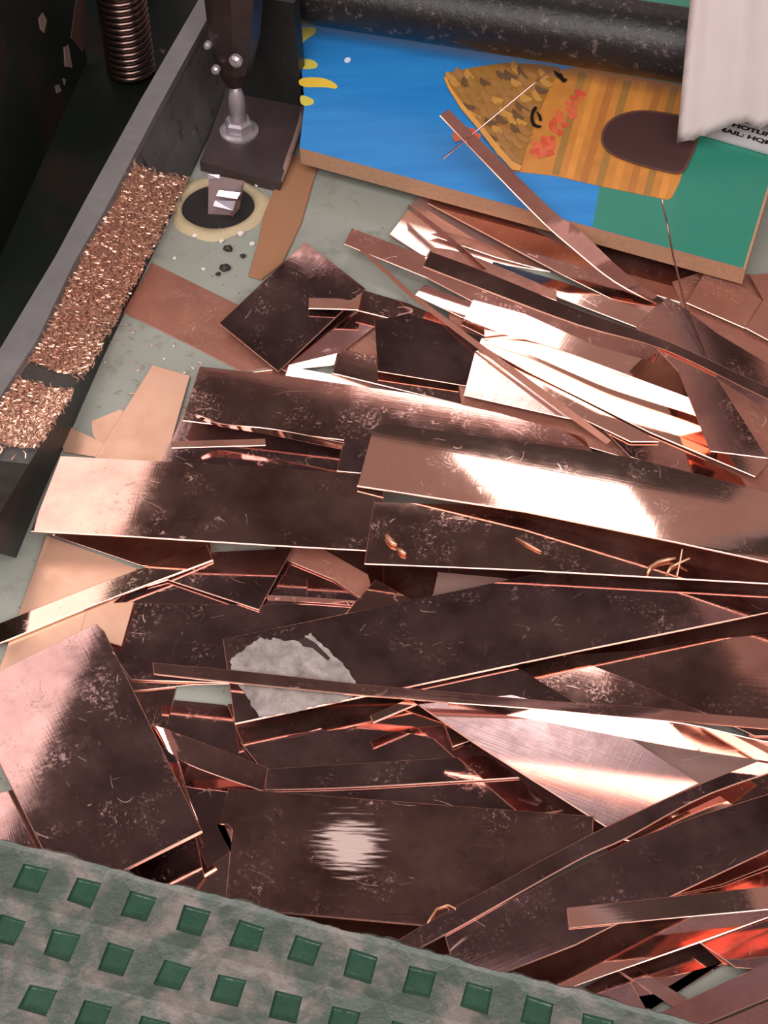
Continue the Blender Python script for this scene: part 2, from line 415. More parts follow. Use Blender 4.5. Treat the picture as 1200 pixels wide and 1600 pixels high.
print('tread pitch', pt)
tr = empty('treadle_plate', o0); bpy.context.view_layer.update()
tag(tr, 'worn green cast treadle plate with square recesses in the foreground', 'treadle')
def T(a, b, z=0): return o0 + e1*(a*pt) + e2*(b*pt) + EZ*z
ro = .238; rnd = random.Random(3)
bm = bmesh.new(); I0, I1, J0 = -4, 17, -6
jit = {}
def J(i, j, k):
    key = (i, j, k)
    if key not in jit: jit[key] = (rnd.uniform(-.025, .025), rnd.uniform(-.025, .025))
    return jit[key]
SQ = [(-ro, -ro), (ro, -ro), (ro, ro), (-ro, ro)]
cells = []
for i in range(I0, I1):
    for j in range(J0, 1):
        hi = .44 if j == 0 else .5
        oc = [bm.verts.new(T(i+x, j+y)) for x, y in ((-.5, -.5), (.5, -.5), (.5, hi), (-.5, hi))]
        ic = [bm.verts.new(T(i+x+J(i,j,k)[0], j+y+J(i,j,k)[1], -.0012)) for k, (x, y) in enumerate(SQ)]
        for k in range(4): bm.faces.new((oc[k], oc[(k+1) % 4], ic[(k+1) % 4], ic[k]))
        cells.append((i, j))
fine = 14; rows = []
for k in range((I1-I0)*fine+1):
    a = I0-.5 + k/fine
    rag = .030*math.sin(a*2.1+.4)+.022*math.sin(a*5.3)+.014*math.sin(a*11.7+2)+rnd.uniform(-.014, .014)
    rows.append([bm.verts.new(T(a, .44)), bm.verts.new(T(a, .53+rag*.6, .0015)), bm.verts.new(T(a, .60+rag, -.0035)), bm.verts.new(T(a, .625+rag, -.012)), bm.verts.new(T(a, .60+rag*.3, -.035))])
for a, b in zip(rows, rows[1:]):
    for q in range(4): bm.faces.new((a[q], a[q+1], b[q+1], b[q]))
part('tread_body', bm, 'tread', tr, False)
for q, (i, j) in enumerate(cells):
    p = T(i, j); d = p-CAMP
    dep = d.y*math.cos(PITCH)-d.z*math.sin(PITCH); uu = 600+FPX*d.x/dep
    vv = 800-FPX*(d.y*math.sin(PITCH)+d.z*math.cos(PITCH))/dep
    if not (-60 < uu < 1260 and vv < 1660): continue
    bm = bmesh.new(); dp = .0048
    jx = [J(i, j, k) for k in range(4)]
    def ring(sx, yn, yf, z): return [bm.verts.new(T(i+x*sx+jx[k][0], j+(y*yn if y < 0 else y*yf)+jx[k][1], z)) for k, (x, y) in enumerate(SQ)]
    top = ring(1, 1, 1, -.0012); m = ring(.97, .93, .97, -.0022); m2 = ring(.92, .62, .94, -dp*.85); f = ring(.84, .40, .86, -dp)
    for A_, B_ in ((top, m), (m, m2), (m2, f)):
        for k in range(4): bm.faces.new((A_[k], A_[(k+1) % 4], B_[(k+1) % 4], B_[k]))
    bm.faces.new(f); part('square_recess', bm, 'recess', tr)
bm = bmesh.new(); bm_box(bm, T(6, -4.5, -.085), e1*(pt*11), e2*(pt*.6), EZ*.065); part('treadle_support', bm, 'black', tr)

# ------------------------------------------------------------------ painted plywood board
tau = math.radians(7)
BS = E2*math.cos(tau) + EZ*math.sin(tau); BN = E1.cross(BS).normalized()
b0 = P(1165, 420, .046)                                   # lower right corner of the painted face
def BP(u, v, lift=0.0): return PP(u, v, b0, BN) + BN*lift
blen = (b0 - PP(440, 228, b0, BN)).length
def BQ(a, s): return b0 - E1*a + BS*s
n = NT('plywood_edge'); v = n.mapping((6, 200, 200), jitter=False)
c = n.mix(n.noise(v, 2.0, 4), lin(140, 104, 82), lin(190, 152, 120)); M['ply'] = n.set(c, .7)
n = NT('sky_blue_paint'); v = n.mapping((3, 26, 26), (0, 0, -ROT), jitter=False)
c = n.mix(n.noise(v, 1.5, 5, .6), lin(20, 104, 178), lin(52, 146, 214)); M['blue'] = n.set(c, .42)
M['green'] = plain('green_paint', lin(44, 124, 104), .38, var=.07, scale=6)
def paint(name, srgb, var=.12, scale=40, rough=.5):
    M[name] = plain(name, lin(*srgb), rough, var=var, scale=scale); return name
def OUT(k): return [BP(1165-k*4, 420-k*1, 0), BP(468, 231), BP(476, 160), BP(464, 30), BP(452, -90), BP(1330, -40), BP(1240-k*4, 170)]
board = empty('painted_board', BQ(blen/2, 0)); bpy.context.view_layer.update()
tag(board, 'plywood board painted with a thatched hut on blue and green', 'board')
part('panel', bm_prism(OUT(0), -BN*.028), 'ply', board)
lift = [0.0002]
def soft(pts, n_=2):
    for _ in range(n_): pts = [q for a_, b_ in zip(pts, pts[1:]+pts[:1]) for q in ((a_[0]*.75+b_[0]*.25, a_[1]*.75+b_[1]*.25), (a_[0]*.25+b_[0]*.75, a_[1]*.25+b_[1]*.75))]
    return pts
def daub(name, pts, mat, dl=.0002, thick=.0002):
    lift[0] += dl
    if name in ('painted_leaf', 'door_rim', 'hut_door', 'ink_mark', 'white_spot'): pts = soft(pts)
    return part(name, bm_prism([BP(u, v, lift[0]) for u, v in pts], -BN*thick), mat, board)
q = OUT(1)
part('blue_field', bm_prism([p + BN*.0002 for p in q], -BN*.0002), 'blue', board)
gq = [BP(926, 355), BP(1161, 419), BP(1236, 169), BP(1326, -40), BP(1000, -80)]
lift[0] += .0002
part('green_field', bm_prism([p + BN*lift[0] for p in gq], -BN*.0002), 'green', board)
paint('yellow_leaf', (202, 190, 82)); paint('yellow_bright', (226, 190, 66))
daub('painted_leaf', [(456, 46), (478, 42), (495, 44), (492, 54), (480, 60), (469, 72), (458, 74)], 'yellow_leaf')
daub('painted_leaf', [(464, 93), (485, 92), (498, 100), (494, 108), (466, 109)], 'yellow_leaf', 0)
daub('painted_leaf', [(466, 122), (500, 121), (516, 126), (528, 134), (526, 140), (508, 136), (468, 137)], 'yellow_bright', 0)
daub('painted_leaf', [(468, 148), (483, 152), (492, 158), (488, 165), (470, 166)], 'yellow_leaf', 0)
paint('white_spot', (214, 222, 232)); daub('white_spot', [(537, 94), (543, 89), (549, 92), (546, 98), (540, 99)], 'white_spot', 0)
paint('hut_wall', (188, 124, 56), .3, 28)
paint('hut_roof', (150, 104, 46), .25, 45)
wall = [(800, 268), (835, 190), (870, 112), (905, 105), (1100, 140), (1085, 205), (1062, 285), (1050, 309), (1043, 313), (935, 291), (870, 276)]
daub('hut_wall', wall, 'hut_wall')
stripes = [('hut_stripe_olive', (152, 112, 56)), ('hut_stripe_orange', (204, 136, 62)), ('hut_stripe_brown', (170, 108, 52))]
for nm, cc in stripes: paint(nm, cc, .2, 30)
# boards of the hut wall: bands that run down the wall
bl = [(862, 272, 905, 112), (884, 278, 928, 116), (906, 284, 952, 120), (930, 290, 975, 126), (955, 295, 1000, 128), (980, 300, 1024, 132), (1005, 304, 1048, 136), (1028, 309, 1072, 140)]
lift[0] += .0002
for k, (xa, ya, xb, yb) in enumerate(bl):
    nm = stripes[k % 3][0]
    part('wall_stripe', bm_prism([BP(u, v, lift[0]) for u, v in ((xa, ya), (xb, yb), (xb+12, yb+2), (xa+11, ya+2.5))], -BN*.0002), nm, board)
paint('coral_daub', (206, 98, 64), .15, 60); paint('coral_dark', (196, 80, 56), .15, 60)
lift[0] += .0002
rk = random.Random(17)
spots = [(905 - 62*t + rk.uniform(-14, 14), 146 + 98*t + rk.uniform(-7, 7)) for t in [rk.random() for _ in range(34)]] + [(712, 212), (716, 217), (738, 206), (746, 214), (734, 212)]
for k, (x, y) in enumerate(spots):
    ww, hh, an = rk.uniform(4, 9), rk.uniform(3, 6), rk.uniform(-.3, .6)
    pts = [(x + px*math.cos(an)-py*math.sin(an), y + px*math.sin(an)+py*math.cos(an)) for px, py in ((-ww, -hh), (ww*.8, -hh*.8), (ww, hh*.7), (-ww*.7, hh))]
    part('coral_daub', bm_prism([BP(u, v, lift[0] + k*.00002) for u, v in pts], -BN*.0002), 'coral_daub' if k % 2 else 'coral_dark', board)
lift[0] += .0008
roof = [(693, 123), (700, 115), (745, 106), (790, 100), (840, 102), (876, 108), (858, 140), (836, 190), (822, 232), (812, 269), (800, 268), (775, 240), (748, 205), (720, 172), (700, 140)]
daub('hut_roof', roof, 'hut_roof')
paint('thatch_mid', (158, 112, 64), .2, 60); paint('thatch_light', (188, 138, 70), .2, 60); paint('thatch_dark', (104, 76, 52), .25, 60); paint('thatch_edge', (214, 152, 76), .15, 60)
lift[0] += .0002
def inside(x, y, poly):
    r = False; j = len(poly)-1
    for i in range(len(poly)):
        if (poly[i][1] > y) != (poly[j][1] > y) and x < (poly[j][0]-poly[i][0])*(y-poly[i][1])/(poly[j][1]-poly[i][1])+poly[i][0]: r = not r
        j = i
    return r
rr = random.Random(8)
for gy in range(106, 268, 12):                            # overlapping scallops of thatch
    for gx in range(696, 884, 16):
        x = gx + (8 if (gy//12) % 2 else 0) + rr.uniform(-3, 3); y = gy + rr.uniform(-3, 3)
        if not (inside(x-7, y, roof) and inside(x+8, y, roof) and inside(x, y+8, roof) and inside(x, y-5, roof)): continue
        ang = rr.uniform(.2, 1.0); ww = rr.uniform(9, 13); hh = rr.uniform(7, 11); pts = []
        for t in np.linspace(0, math.pi, 7): pts.append((ww*math.cos(t), hh*math.sin(t)))
        for t in np.linspace(math.pi, 0, 5): pts.append((ww*math.cos(t)*.9, hh*math.sin(t)*.1-2))
        pts = [(x + px*math.cos(ang)-py*math.sin(ang), y + px*math.sin(ang)+py*math.cos(ang)) for px, py in pts]
        lift[0] += .000008; part('thatch_scallop', bm_prism([BP(u, v, lift[0]) for u, v in pts], -BN*.0002), rr.choice(['thatch_light', 'thatch_dark', 'thatch_mid', 'thatch_mid', 'hut_stripe_olive']), board)
daub('thatch_edge', [(693, 123), (700, 140), (720, 172), (748, 205), (775, 240), (800, 268), (812, 269), (815, 262), (800, 255), (780, 232), (752, 198), (724, 166), (704, 138), (698, 124)], 'thatch_edge')
paint('hut_door', (66, 42, 42), .1, 20); paint('hut_door_rim', (92, 58, 50), .1, 20)
door = [(938, 224), (941, 205), (952, 190), (970, 180), (1000, 174), (1040, 178), (1095, 190), (1090, 225), (1080, 250), (1066, 277), (1040, 272), (1000, 262), (965, 250), (946, 238)]
daub('door_rim', door, 'hut_door_rim')
cxd = sum(p[0] for p in door)/len(door); cyd = sum(p[1] for p in door)/len(door)
daub('hut_door', [(cxd+(x-cxd)*.95, cyd+(y-cyd)*.93) for x, y in door], 'hut_door')
paint('ink', (16, 12, 12), .1)
for pts in ([(836, 168), (840, 172), (834, 180), (833, 190), (837, 198), (848, 200), (842, 204), (831, 200), (828, 188), (830, 176)], [(836, 176), (845, 182), (847, 192), (842, 193), (841, 184)], [(864, 112), (872, 118), (878, 118), (880, 126), (888, 127), (880, 134), (876, 128), (868, 122)]):
    daub('ink_mark', pts, 'ink')

# grey printed card lying over the upper part of the board
cz = .006
M['card'] = plain('grey_card', lin(172, 172, 172), .6, var=.05)
card = part('printed_card', bm_prism([BP(1098, 214, cz), BP(1290, 270, cz), BP(1310, 205, cz), BP(1120, 148, cz)], -BN*.004), 'card', None)
tag(card, 'grey card with black printed contact lines above the green paint', 'card')
bpy.context.view_layer.update()
def text_on(s, u, v, hpx, parent, mat='ink'):
    cu = bpy.data.curves.new('text', 'FONT'); cu.body = s; cu.size = 1; cu.extrude = 0; cu.offset = .045
    to = bpy.data.objects.new('tmp', cu); C.objects.link(to); bpy.context.view_layer.update()
    me = bpy.data.meshes.new_from_object(to); bpy.data.objects.remove(to)
    x = (BP(u+40, v+11.5, cz)-BP(u, v, cz)); x.normalize(); y = BN.cross(x).normalized(); o = BP(u, v, cz+.0006)
    sc_ = hpx/1350*1.55
    mtx = Matrix((( x.x*1.5, y.x, BN.x, 0), (x.y*1.5, y.y, BN.y, 0), (x.z*1.5, y.z, BN.z, 0), (0, 0, 0, 1)))
    me.transform(Matrix.Translation(o) @ mtx @ Matrix.Scale(sc_, 4))
    bm = bmesh.new(); bm.from_mesh(me); r = bmesh.ops.extrude_face_region(bm, geom=bm.faces[:]) if False else None
    return part('printed_text', bm, mat, parent)
text_on('HOTLINE:', 1142, 203, 8.8, card)
text_on('EMAIL: HQM', 1110, 206, 8.8, card)

# white sheet hanging over the pipe
n = NT('white_cloth'); v = n.mapping(jitter=False); c = n.mix(n.noise(v, 14, 3), lin(240, 230, 232), lin(248, 240, 241)); M['cloth'] = n.set(c, .75)
pc = P(1130, 80, .145) - ray(1130, 80).normalized()*.115; cn = (Vector((0, -1, .25))).normalized()
edge = [(1057, 224), (1067, 221), (1077, 219), (1084, 220), (1094, 212), (1102, 213), (1120, 206), (1138, 197), (1146, 193), (1158, 194), (1168, 190), (1176, 197), (1184, 202), (1194, 198), (1202, 192), (1214, 200), (1240, 205), (1270, 210)]
topx = [1081 + (x-1057)*1.0 for x, y in edge]
bm = bmesh.new(); grid = []; R_ = 14
for r_ in range(R_+1):
    t = r_/R_; row = []
    for k, ((x, y), tx) in enumerate(zip(edge, topx)):
        u = x*(1-t) + (tx + 3*math.sin(k*1.1))*t; vv = y*(1-t) + (-30)*t
        fold = .007*math.sin(x*.045+.9)*(.4+.6*t) + .003*math.sin(x*.11+t*1.5)
        row.append(bm.verts.new(PP(u, vv, pc + cn*fold, cn)))
    grid.append(row)
for a, b in zip(grid, grid[1:]):
    for k in range(len(edge)-1): bm.faces.new((a[k], a[k+1], b[k+1], b[k]))
bmesh.ops.solidify(bm, geom=bm.faces[:], thickness=.0006)
cl = part('white_sheet', bm, 'cloth', None, True)
tag(cl, 'creased white paper sheet hanging in front of the pipe', 'sheet')

# ------------------------------------------------------------------ copper offcuts, stacked bottom to top on a height field
ZL = []
RES = .0025; X0, X1, Y0, Y1 = -1.2, 1.2, .2, 2.6
HM = np.zeros((int((X1-X0)/RES), int((Y1-Y0)/RES)))
def raster(tris):
    out = {}
    for a, b, c in tris:
        xs = [p[0] for p in (a, b, c)]; ys = [p[1] for p in (a, b, c)]
        i0 = max(0, int((min(xs)-X0)/RES)); i1 = min(HM.shape[0]-1, int((max(xs)-X0)/RES)+1)
        j0 = max(0, int((min(ys)-Y0)/RES)); j1 = min(HM.shape[1]-1, int((max(ys)-Y0)/RES)+1)
        if i1 < i0 or j1 < j0: continue
        gx, gy = np.meshgrid(X0+(np.arange(i0, i1+1)+.5)*RES, Y0+(np.arange(j0, j1+1)+.5)*RES, indexing='ij')
        d = (b[1]-c[1])*(a[0]-c[0])+(c[0]-b[0])*(a[1]-c[1])
        if abs(d) < 1e-12: continue
        w0 = ((b[1]-c[1])*(gx-c[0])+(c[0]-b[0])*(gy-c[1]))/d; w1 = ((c[1]-a[1])*(gx-c[0])+(a[0]-c[0])*(gy-c[1]))/d; w2 = 1-w0-w1
        m = (w0 >= -.02) & (w1 >= -.02) & (w2 >= -.02)
        z = w0*a[2]+w1*b[2]+w2*c[2]
        ii, jj = np.nonzero(m)
        if len(ii): out.setdefault('i', []).append(ii+i0); out.setdefault('j', []).append(jj+j0); out.setdefault('z', []).append(z[m])
    if not out: return None
    return np.concatenate(out['i']), np.concatenate(out['j']), np.concatenate(out['z'])

def solve(uv, f):                                         # where the pixel ray meets the surface z = f(x, y)
    z = .05
    for _ in range(16):
        p = P(uv[0], uv[1], z); z = min(.5, max(-.2, z*.35 + f(p.x, p.y)*.65))
    return P(uv[0], uv[1], z)

re_ = random.Random(6)
def reach(pts, e):                                        # let a piece that leaves the picture run on to its own end
    out = []
    for i, (u, v) in enumerate(pts):
        if u >= 1255:
            nb = [q for q in (pts[i-1], pts[(i+1) % len(pts)]) if q[0] < 1250]
            sl = (v-nb[0][1])/(u-nb[0][0]) if nb else .12
            sl = max(-.45, min(.45, sl)); d_ = e + re_.uniform(-8, 8); out.append((u+d_, v+sl*d_))
        else: out.append((u, v))
    return out
AIM = {'W': lp, 'D': Vector((0, 0, 0))}
def settle(build, th, z0=None, pct=100):
    """build(z0) -> (verts, faces); raise it until its underside clears what lies below."""
    z = th+.0005 if z0 is None else z0
    for it in range(4):
        vs, fs = build(z)
        if z0 is not None: break
        tris = []
        for f in fs:
            for k in range(1, len(f)-1): tris.append((vs[f[0]], vs[f[k]], vs[f[k+1]]))
        r = raster(tris)
        if r is None: break
        need = HM[r[0], r[1]] + .0004 - (r[2]-th)
        lift_ = np.percentile(need, pct) if pct < 100 else need.max()
        if it < 3: z += lift_
        else:
            break
    tris = [(vs[f[0]], vs[f[k]], vs[f[k+1]]) for f in fs for k in range(1, len(f)-1)]
    r = raster(tris)
    if r is not None: np.maximum.at(HM, (r[0], r[1]), r[2])
    return vs, fs

def finish(name, label, cat, vs, fs, th, mat, group=None, curved=False):
    bm = bmesh.new(); bv = [bm.verts.new(v) for v in vs]
    for f in fs: bm.faces.new([bv[i] for i in f])
    bmesh.ops.recalc_face_normals(bm, faces=bm.faces)
    up = sum(f.normal.z*f.calc_area() for f in bm.faces)
    if up < 0: bmesh.ops.reverse_faces(bm, faces=bm.faces)
    top = bm.faces[:]
    bm.normal_update(); bnd = [e for e in bm.edges if len(e.link_faces) == 1]
    low = {v: bm.verts.new(v.co - v.normal*th) for v in bm.verts[:]}
    sides = []
    for e in bnd:
        l = e.link_loops[0]; v1, v2 = l.vert, l.link_loop_next.vert; sides.append((v2, v1, low[v1], low[v2]))
    for f in top: bm.faces.new([low[v] for v in reversed(f.verts)])
    rimf = set(bm.faces.new(q) for q in sides)
    bmesh.ops.recalc_face_normals(bm, faces=bm.faces)
    for f in bm.faces:
        if f in rimf: f.material_index = 1
    if th > .0011:
        es = [e for e in bm.edges if len(e.link_faces) == 2 and sum(f.material_index for f in e.link_faces) == 1]
        keep = bm.copy(); ext = [max(abs(v.co[i]) for v in bm.verts) for i in range(3)]
        bmesh.ops.bevel(bm, geom=es, offset=min(.0007, th*.35), segments=1, affect='EDGES', material=1, clamp_overlap=True)
        if any(max(abs(v.co[i]) for v in bm.verts) > ext[i]+.01 for i in range(3)): bm.free(); bm = keep
        else: keep.free()
    me = mesh_of(bm, name)
    me.materials.append(M[mat]); me.materials.append(M['edge'] if mat not in ('cardboard', 'label', 'inkspot') else M[mat])
    if curved:                                            # smooth the bend, keep cut edges sharp
        me.shade_smooth() if hasattr(me, 'shade_smooth') else None
        for p in me.polygons: p.use_smooth = True
        bm = bmesh.new(); bm.from_mesh(me)
        for e in bm.edges:
            if len(e.link_faces) == 2 and (e.calc_face_angle() > .6 or e.link_faces[0].material_index != e.link_faces[1].material_index): e.smooth = False
        bm.to_mesh(me); bm.free()
    co = np.array([v.co for v in me.vertices]); c = Vector(co.mean(0)); xy = co[:, :2]-co[:, :2].mean(0)
    ev, evec = np.linalg.eigh(xy.T @ xy); ang = math.atan2(evec[1, 1], evec[0, 1])
    mtx = Matrix.Translation(c) @ Matrix.Rotation(ang, 4, 'Z')
    ZL.append((round(co[:,2].min(),3), round(co[:,2].max(),3), label))
    me.transform(mtx.inverted()); o = obj(name, me, mat); o.matrix_world = mtx
    tag(o, label, cat, group); return o

def sheet(label, pts, mat='copper', s=(0, 0), th=.0018, bend=None, aim=None, z0=None, name='copper_sheet', cat='copper sheet', pct=100, bend_deg=None, lay=None):
    """flat or bowed cut sheet: outline in the picture, slopes s, bend = (u0,v0,u1,v1,k): bowed about that line."""
    cu = sum(p[0] for p in pts)/len(pts); cv = sum(p[1] for p in pts)/len(pts); c = P(cu, cv, .03)
    s = list(s); pts = reach(pts, re_.uniform(15, 230))
    if aim is not None:
        p = c; tgt = aim if isinstance(aim, Vector) else AIM[aim]
        nn = ((CAMP-p).normalized() + (tgt-p).normalized()).normalized(); s = [max(-.12, min(.12, -nn.x/nn.z)), max(-.12, min(.12, -nn.y/nn.z))]
    b2 = None
    if bend:
        A_ = P(bend[0], bend[1], .03); B_ = P(bend[2], bend[3], .03); dd = (B_-A_); dd.z = 0; dd.normalize()
        nx, ny = -dd.y, dd.x; kk = bend[4]
        b2 = lambda x, y: kk*min(.12, abs((x-A_.x)*nx+(y-A_.y)*ny))**2
    f = lambda x, y: s[0]*(x-c.x)+s[1]*(y-c.y)+(b2(x, y) if b2 else 0)
    bm = bmesh.new(); bm.faces.new([bm.verts.new((p[0], p[1], 0)) for p in pts])
    if bend:
        du, dv = bend[2]-bend[0], bend[3]-bend[1]; L = math.hypot(du, dv); nrm = Vector((-dv/L, du/L, 0))
        ds = [(p[0]-bend[0])*nrm.x+(p[1]-bend[1])*nrm.y for p in pts]
        for t in np.linspace(min(ds), max(ds), 13)[1:-1]:
            bmesh.ops.bisect_plane(bm, geom=bm.verts[:]+bm.edges[:]+bm.faces[:], plane_co=Vector((bend[0], bend[1], 0))+nrm*t, plane_no=nrm)
    else:
        r = bmesh.ops.triangulate(bm, faces=bm.faces[:]) if len(pts) > 4 else None
    bm.verts.index_update(); uvs = [tuple(v.co[:2]) for v in bm.verts]; fs = [[v.index for v in fc.verts] for fc in bm.faces]; bm.free()
    build = lambda z: ([solve(uv, lambda x, y: z + f(x, y)) for uv in uvs], fs)
    vs, fs = settle(build, th, z0, pct)
    return finish(name, label, cat, vs, fs, th, mat, curved=bool(bend))

def strip(label, a, b, mat='copper', za=0.0, zb=0.0, th=.0016, z0=None, name='copper_strip', cat='copper strip', sub=4, pct=100, stand=None):
    """strip between two edges a and b (same number of stations); za, zb = height of each edge above its rest."""
    e_ = re_.uniform(10, 200); a = reach(a, e_); b = reach(b, e_)
    n_ = len(a)
    if stand:                                             # stands on edge: stations straight above one another
        us = np.linspace(max(a[0][0], b[0][0]), min(a[-1][0], b[-1][0]), 7); n_ = 7
        a, b = [[(u, float(np.interp(u, [p[0] for p in e], [p[1] for p in e]))) for u in us] for e in (a, b)]
        za = [max(.002, stand*(q[1]-p[1])/930) for p, q in zip(a, b)]
    za = [za]*n_ if not hasattr(za, '__len__') else za; zb = [zb]*n_ if not hasattr(zb, '__len__') else zb
    A_, B_, ZA, ZB = [], [], [], []
    def cr(p, i, t):
        g = lambda k: np.array(p[max(0, min(n_-1, k))], float)
        p0_, p1_, p2_, p3_ = g(i-1), g(i), g(i+1), g(i+2)
        return .5*((2*p1_)+(-p0_+p2_)*t+(2*p0_-5*p1_+4*p2_-p3_)*t*t+(-p0_+3*p1_-3*p2_+p3_)*t**3)
    for i in range(n_-1):
        for q in range(sub if n_ > 2 else 1):
            t = q/sub; A_.append(cr(a, i, t)); B_.append(cr(b, i, t)); ZA.append(za[i]*(1-t)+za[i+1]*t); ZB.append(zb[i]*(1-t)+zb[i+1]*t)
    A_.append(np.array(a[-1], float)); B_.append(np.array(b[-1], float)); ZA.append(za[-1]); ZB.append(zb[-1])
    m = len(A_); fs = [[i, i+1, m+i+1, m+i] for i in range(m-1)]
    build = lambda z: ([P(*A_[i], z+ZA[i]) for i in range(m)] + [P(*B_[i], z+ZB[i]) for i in range(m)], fs)
    vs, fs = settle(build, th, z0, pct)
    return finish(name, label, cat, vs, fs, th, mat, curved=n_ > 2)
def wire(label, pts, zs, r, mat='copper', name='copper_wire', cat='wire'):
    bm = bmesh.new(); bm_tube(bm, [P(u, v, z) for (u, v), z in zip(pts, zs)], r, 6)
    o = part(name, bm, mat, None, True); tag(o, label, cat); return o
def adopt(child, parent, name, label=None):               # a bent end or a tear belongs to its own piece
    bpy.context.view_layer.update(); mw = child.matrix_world.copy()
    child.parent = parent; child.matrix_parent_inverse = parent.matrix_world.inverted(); child.matrix_world = mw; child.name = name
    for k in ('label', 'category', 'group'):
        if k in child: del child[k]
    if label: child['label'] = label

# ---- left: on the floor
sheet('dull brown copper sheet flat on the floor below the round hole', [(237, 410), (362, 471), (470, 525), (450, 590), (380, 582), (300, 541), (192, 487)], 'dull', th=.0012)
M['cardboard'] = plain('brown_cardboard', lin(150, 106, 76), .75, var=.14, scale=12)
sheet('torn brown cardboard strip beside the bolted foot pad', [(455, 241), (500, 250), (487, 290), (471, 347), (442, 409), (409, 436), (388, 430), (404, 374), (413, 332), (431, 290)], 'cardboard', th=.003, name='cardboard_strip', cat='cardboard')
sheet('small torn tan offcut on the floor left of the pale sheet', [(143, 658), (187, 640), (215, 650), (200, 700), (160, 700), (145, 680)], 'matte', th=.001, name='copper_offcut', cat='copper offcut')
sheet('short tan strip end poking out along the machine foot', [(110, 667), (163, 693), (190, 720), (100, 706), (98, 698)], 'matte', th=.001, name='copper_offcut', cat='copper offcut')
sheet('pale pink copper sheet sloping down from the grey floor patch', [(238, 570), (297, 587), (255, 735), (142, 735), (148, 715)], 'matte', th=.0012)
sheet('brown offcut under the left end of the long thin strip', [(190, 1065), (277, 1068), (260, 1138), (225, 1160)], 'copper', th=.0015, name='copper_offcut', cat='copper offcut')
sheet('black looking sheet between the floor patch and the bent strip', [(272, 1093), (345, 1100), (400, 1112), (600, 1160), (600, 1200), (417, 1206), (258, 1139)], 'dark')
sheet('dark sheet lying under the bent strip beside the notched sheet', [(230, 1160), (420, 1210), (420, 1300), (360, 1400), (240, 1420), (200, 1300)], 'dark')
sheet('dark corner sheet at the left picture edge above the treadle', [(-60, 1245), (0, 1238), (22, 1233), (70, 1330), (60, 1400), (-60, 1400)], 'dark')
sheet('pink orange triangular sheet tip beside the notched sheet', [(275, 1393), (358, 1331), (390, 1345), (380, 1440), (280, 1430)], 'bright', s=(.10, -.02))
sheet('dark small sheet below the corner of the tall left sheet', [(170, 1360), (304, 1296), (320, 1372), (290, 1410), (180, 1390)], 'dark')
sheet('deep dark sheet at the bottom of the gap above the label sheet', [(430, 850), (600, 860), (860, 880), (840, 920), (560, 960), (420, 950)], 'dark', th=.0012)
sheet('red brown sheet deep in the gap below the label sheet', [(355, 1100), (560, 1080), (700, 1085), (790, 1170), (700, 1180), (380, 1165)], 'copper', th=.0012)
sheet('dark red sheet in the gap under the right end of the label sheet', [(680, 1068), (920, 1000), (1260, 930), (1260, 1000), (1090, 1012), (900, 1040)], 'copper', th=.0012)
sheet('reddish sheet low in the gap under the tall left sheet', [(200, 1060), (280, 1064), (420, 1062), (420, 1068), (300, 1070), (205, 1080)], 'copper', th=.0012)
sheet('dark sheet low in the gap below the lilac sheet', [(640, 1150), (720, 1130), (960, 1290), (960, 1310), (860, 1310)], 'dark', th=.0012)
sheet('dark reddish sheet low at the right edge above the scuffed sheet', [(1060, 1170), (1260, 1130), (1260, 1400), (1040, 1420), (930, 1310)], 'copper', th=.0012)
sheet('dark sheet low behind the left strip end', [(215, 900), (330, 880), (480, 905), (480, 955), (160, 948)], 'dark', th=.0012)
# ---- lower left layer
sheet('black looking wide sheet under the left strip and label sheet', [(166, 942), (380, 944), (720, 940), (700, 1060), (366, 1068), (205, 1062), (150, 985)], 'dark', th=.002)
sheet('pink tan sheet along the machine foot under the slanting strip', [(72, 836), (215, 888), (190, 930), (130, 985), (20, 1110), (-60, 1110), (0, 1040)], 'matte', th=.0018)
sheet('pale sheet end showing below the slanting strip', [(134, 955), (168, 942), (210, 940), (190, 1010), (125, 990)], 'matte', th=.0015, name='copper_offcut', cat='copper offcut')
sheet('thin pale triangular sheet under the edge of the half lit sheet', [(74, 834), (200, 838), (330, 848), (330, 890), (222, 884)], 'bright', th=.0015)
sheet('reddish brown offcut in the gap below the half lit sheet', [(440, 872), (470, 845), (506, 858), (575, 897), (585, 930), (560, 932), (520, 905)], 'dull', s=(.05, .1), name='copper_offcut', cat='copper offcut')
strip('thin strip end edge on in the gap above the label sheet', [(418, 930), (490, 934), (570, 940)], [(418, 938), (490, 942), (570, 948)], 'copper', za=.004)
sheet('dark diamond cornered sheet behind the end of the slanting strip', [(230, 916), (333, 862), (458, 856), (405, 953), (262, 906)], 'dark', s=(.03, .03))
strip('bright brushed strip slanting up from the left picture edge', [(-40, 988), (0, 973), (150, 914), (323, 850)], [(-40, 1020), (0, 1005), (150, 944), (333, 875)], 'bright', th=.003)
# ---- centre gap offcuts
sheet('purple triangular offcut above the top edge of the label sheet', [(540, 958), (587, 905), (650, 940), (620, 965)], 'copper', s=(-.1, .12), name='copper_offcut', cat='copper offcut')
sheet('pinkish scratched offcut tucked above the label sheet', [(684, 893), (790, 903), (820, 915), (700, 945), (676, 930)], 'pink', s=(0, .04), name='copper_offcut', cat='copper offcut')
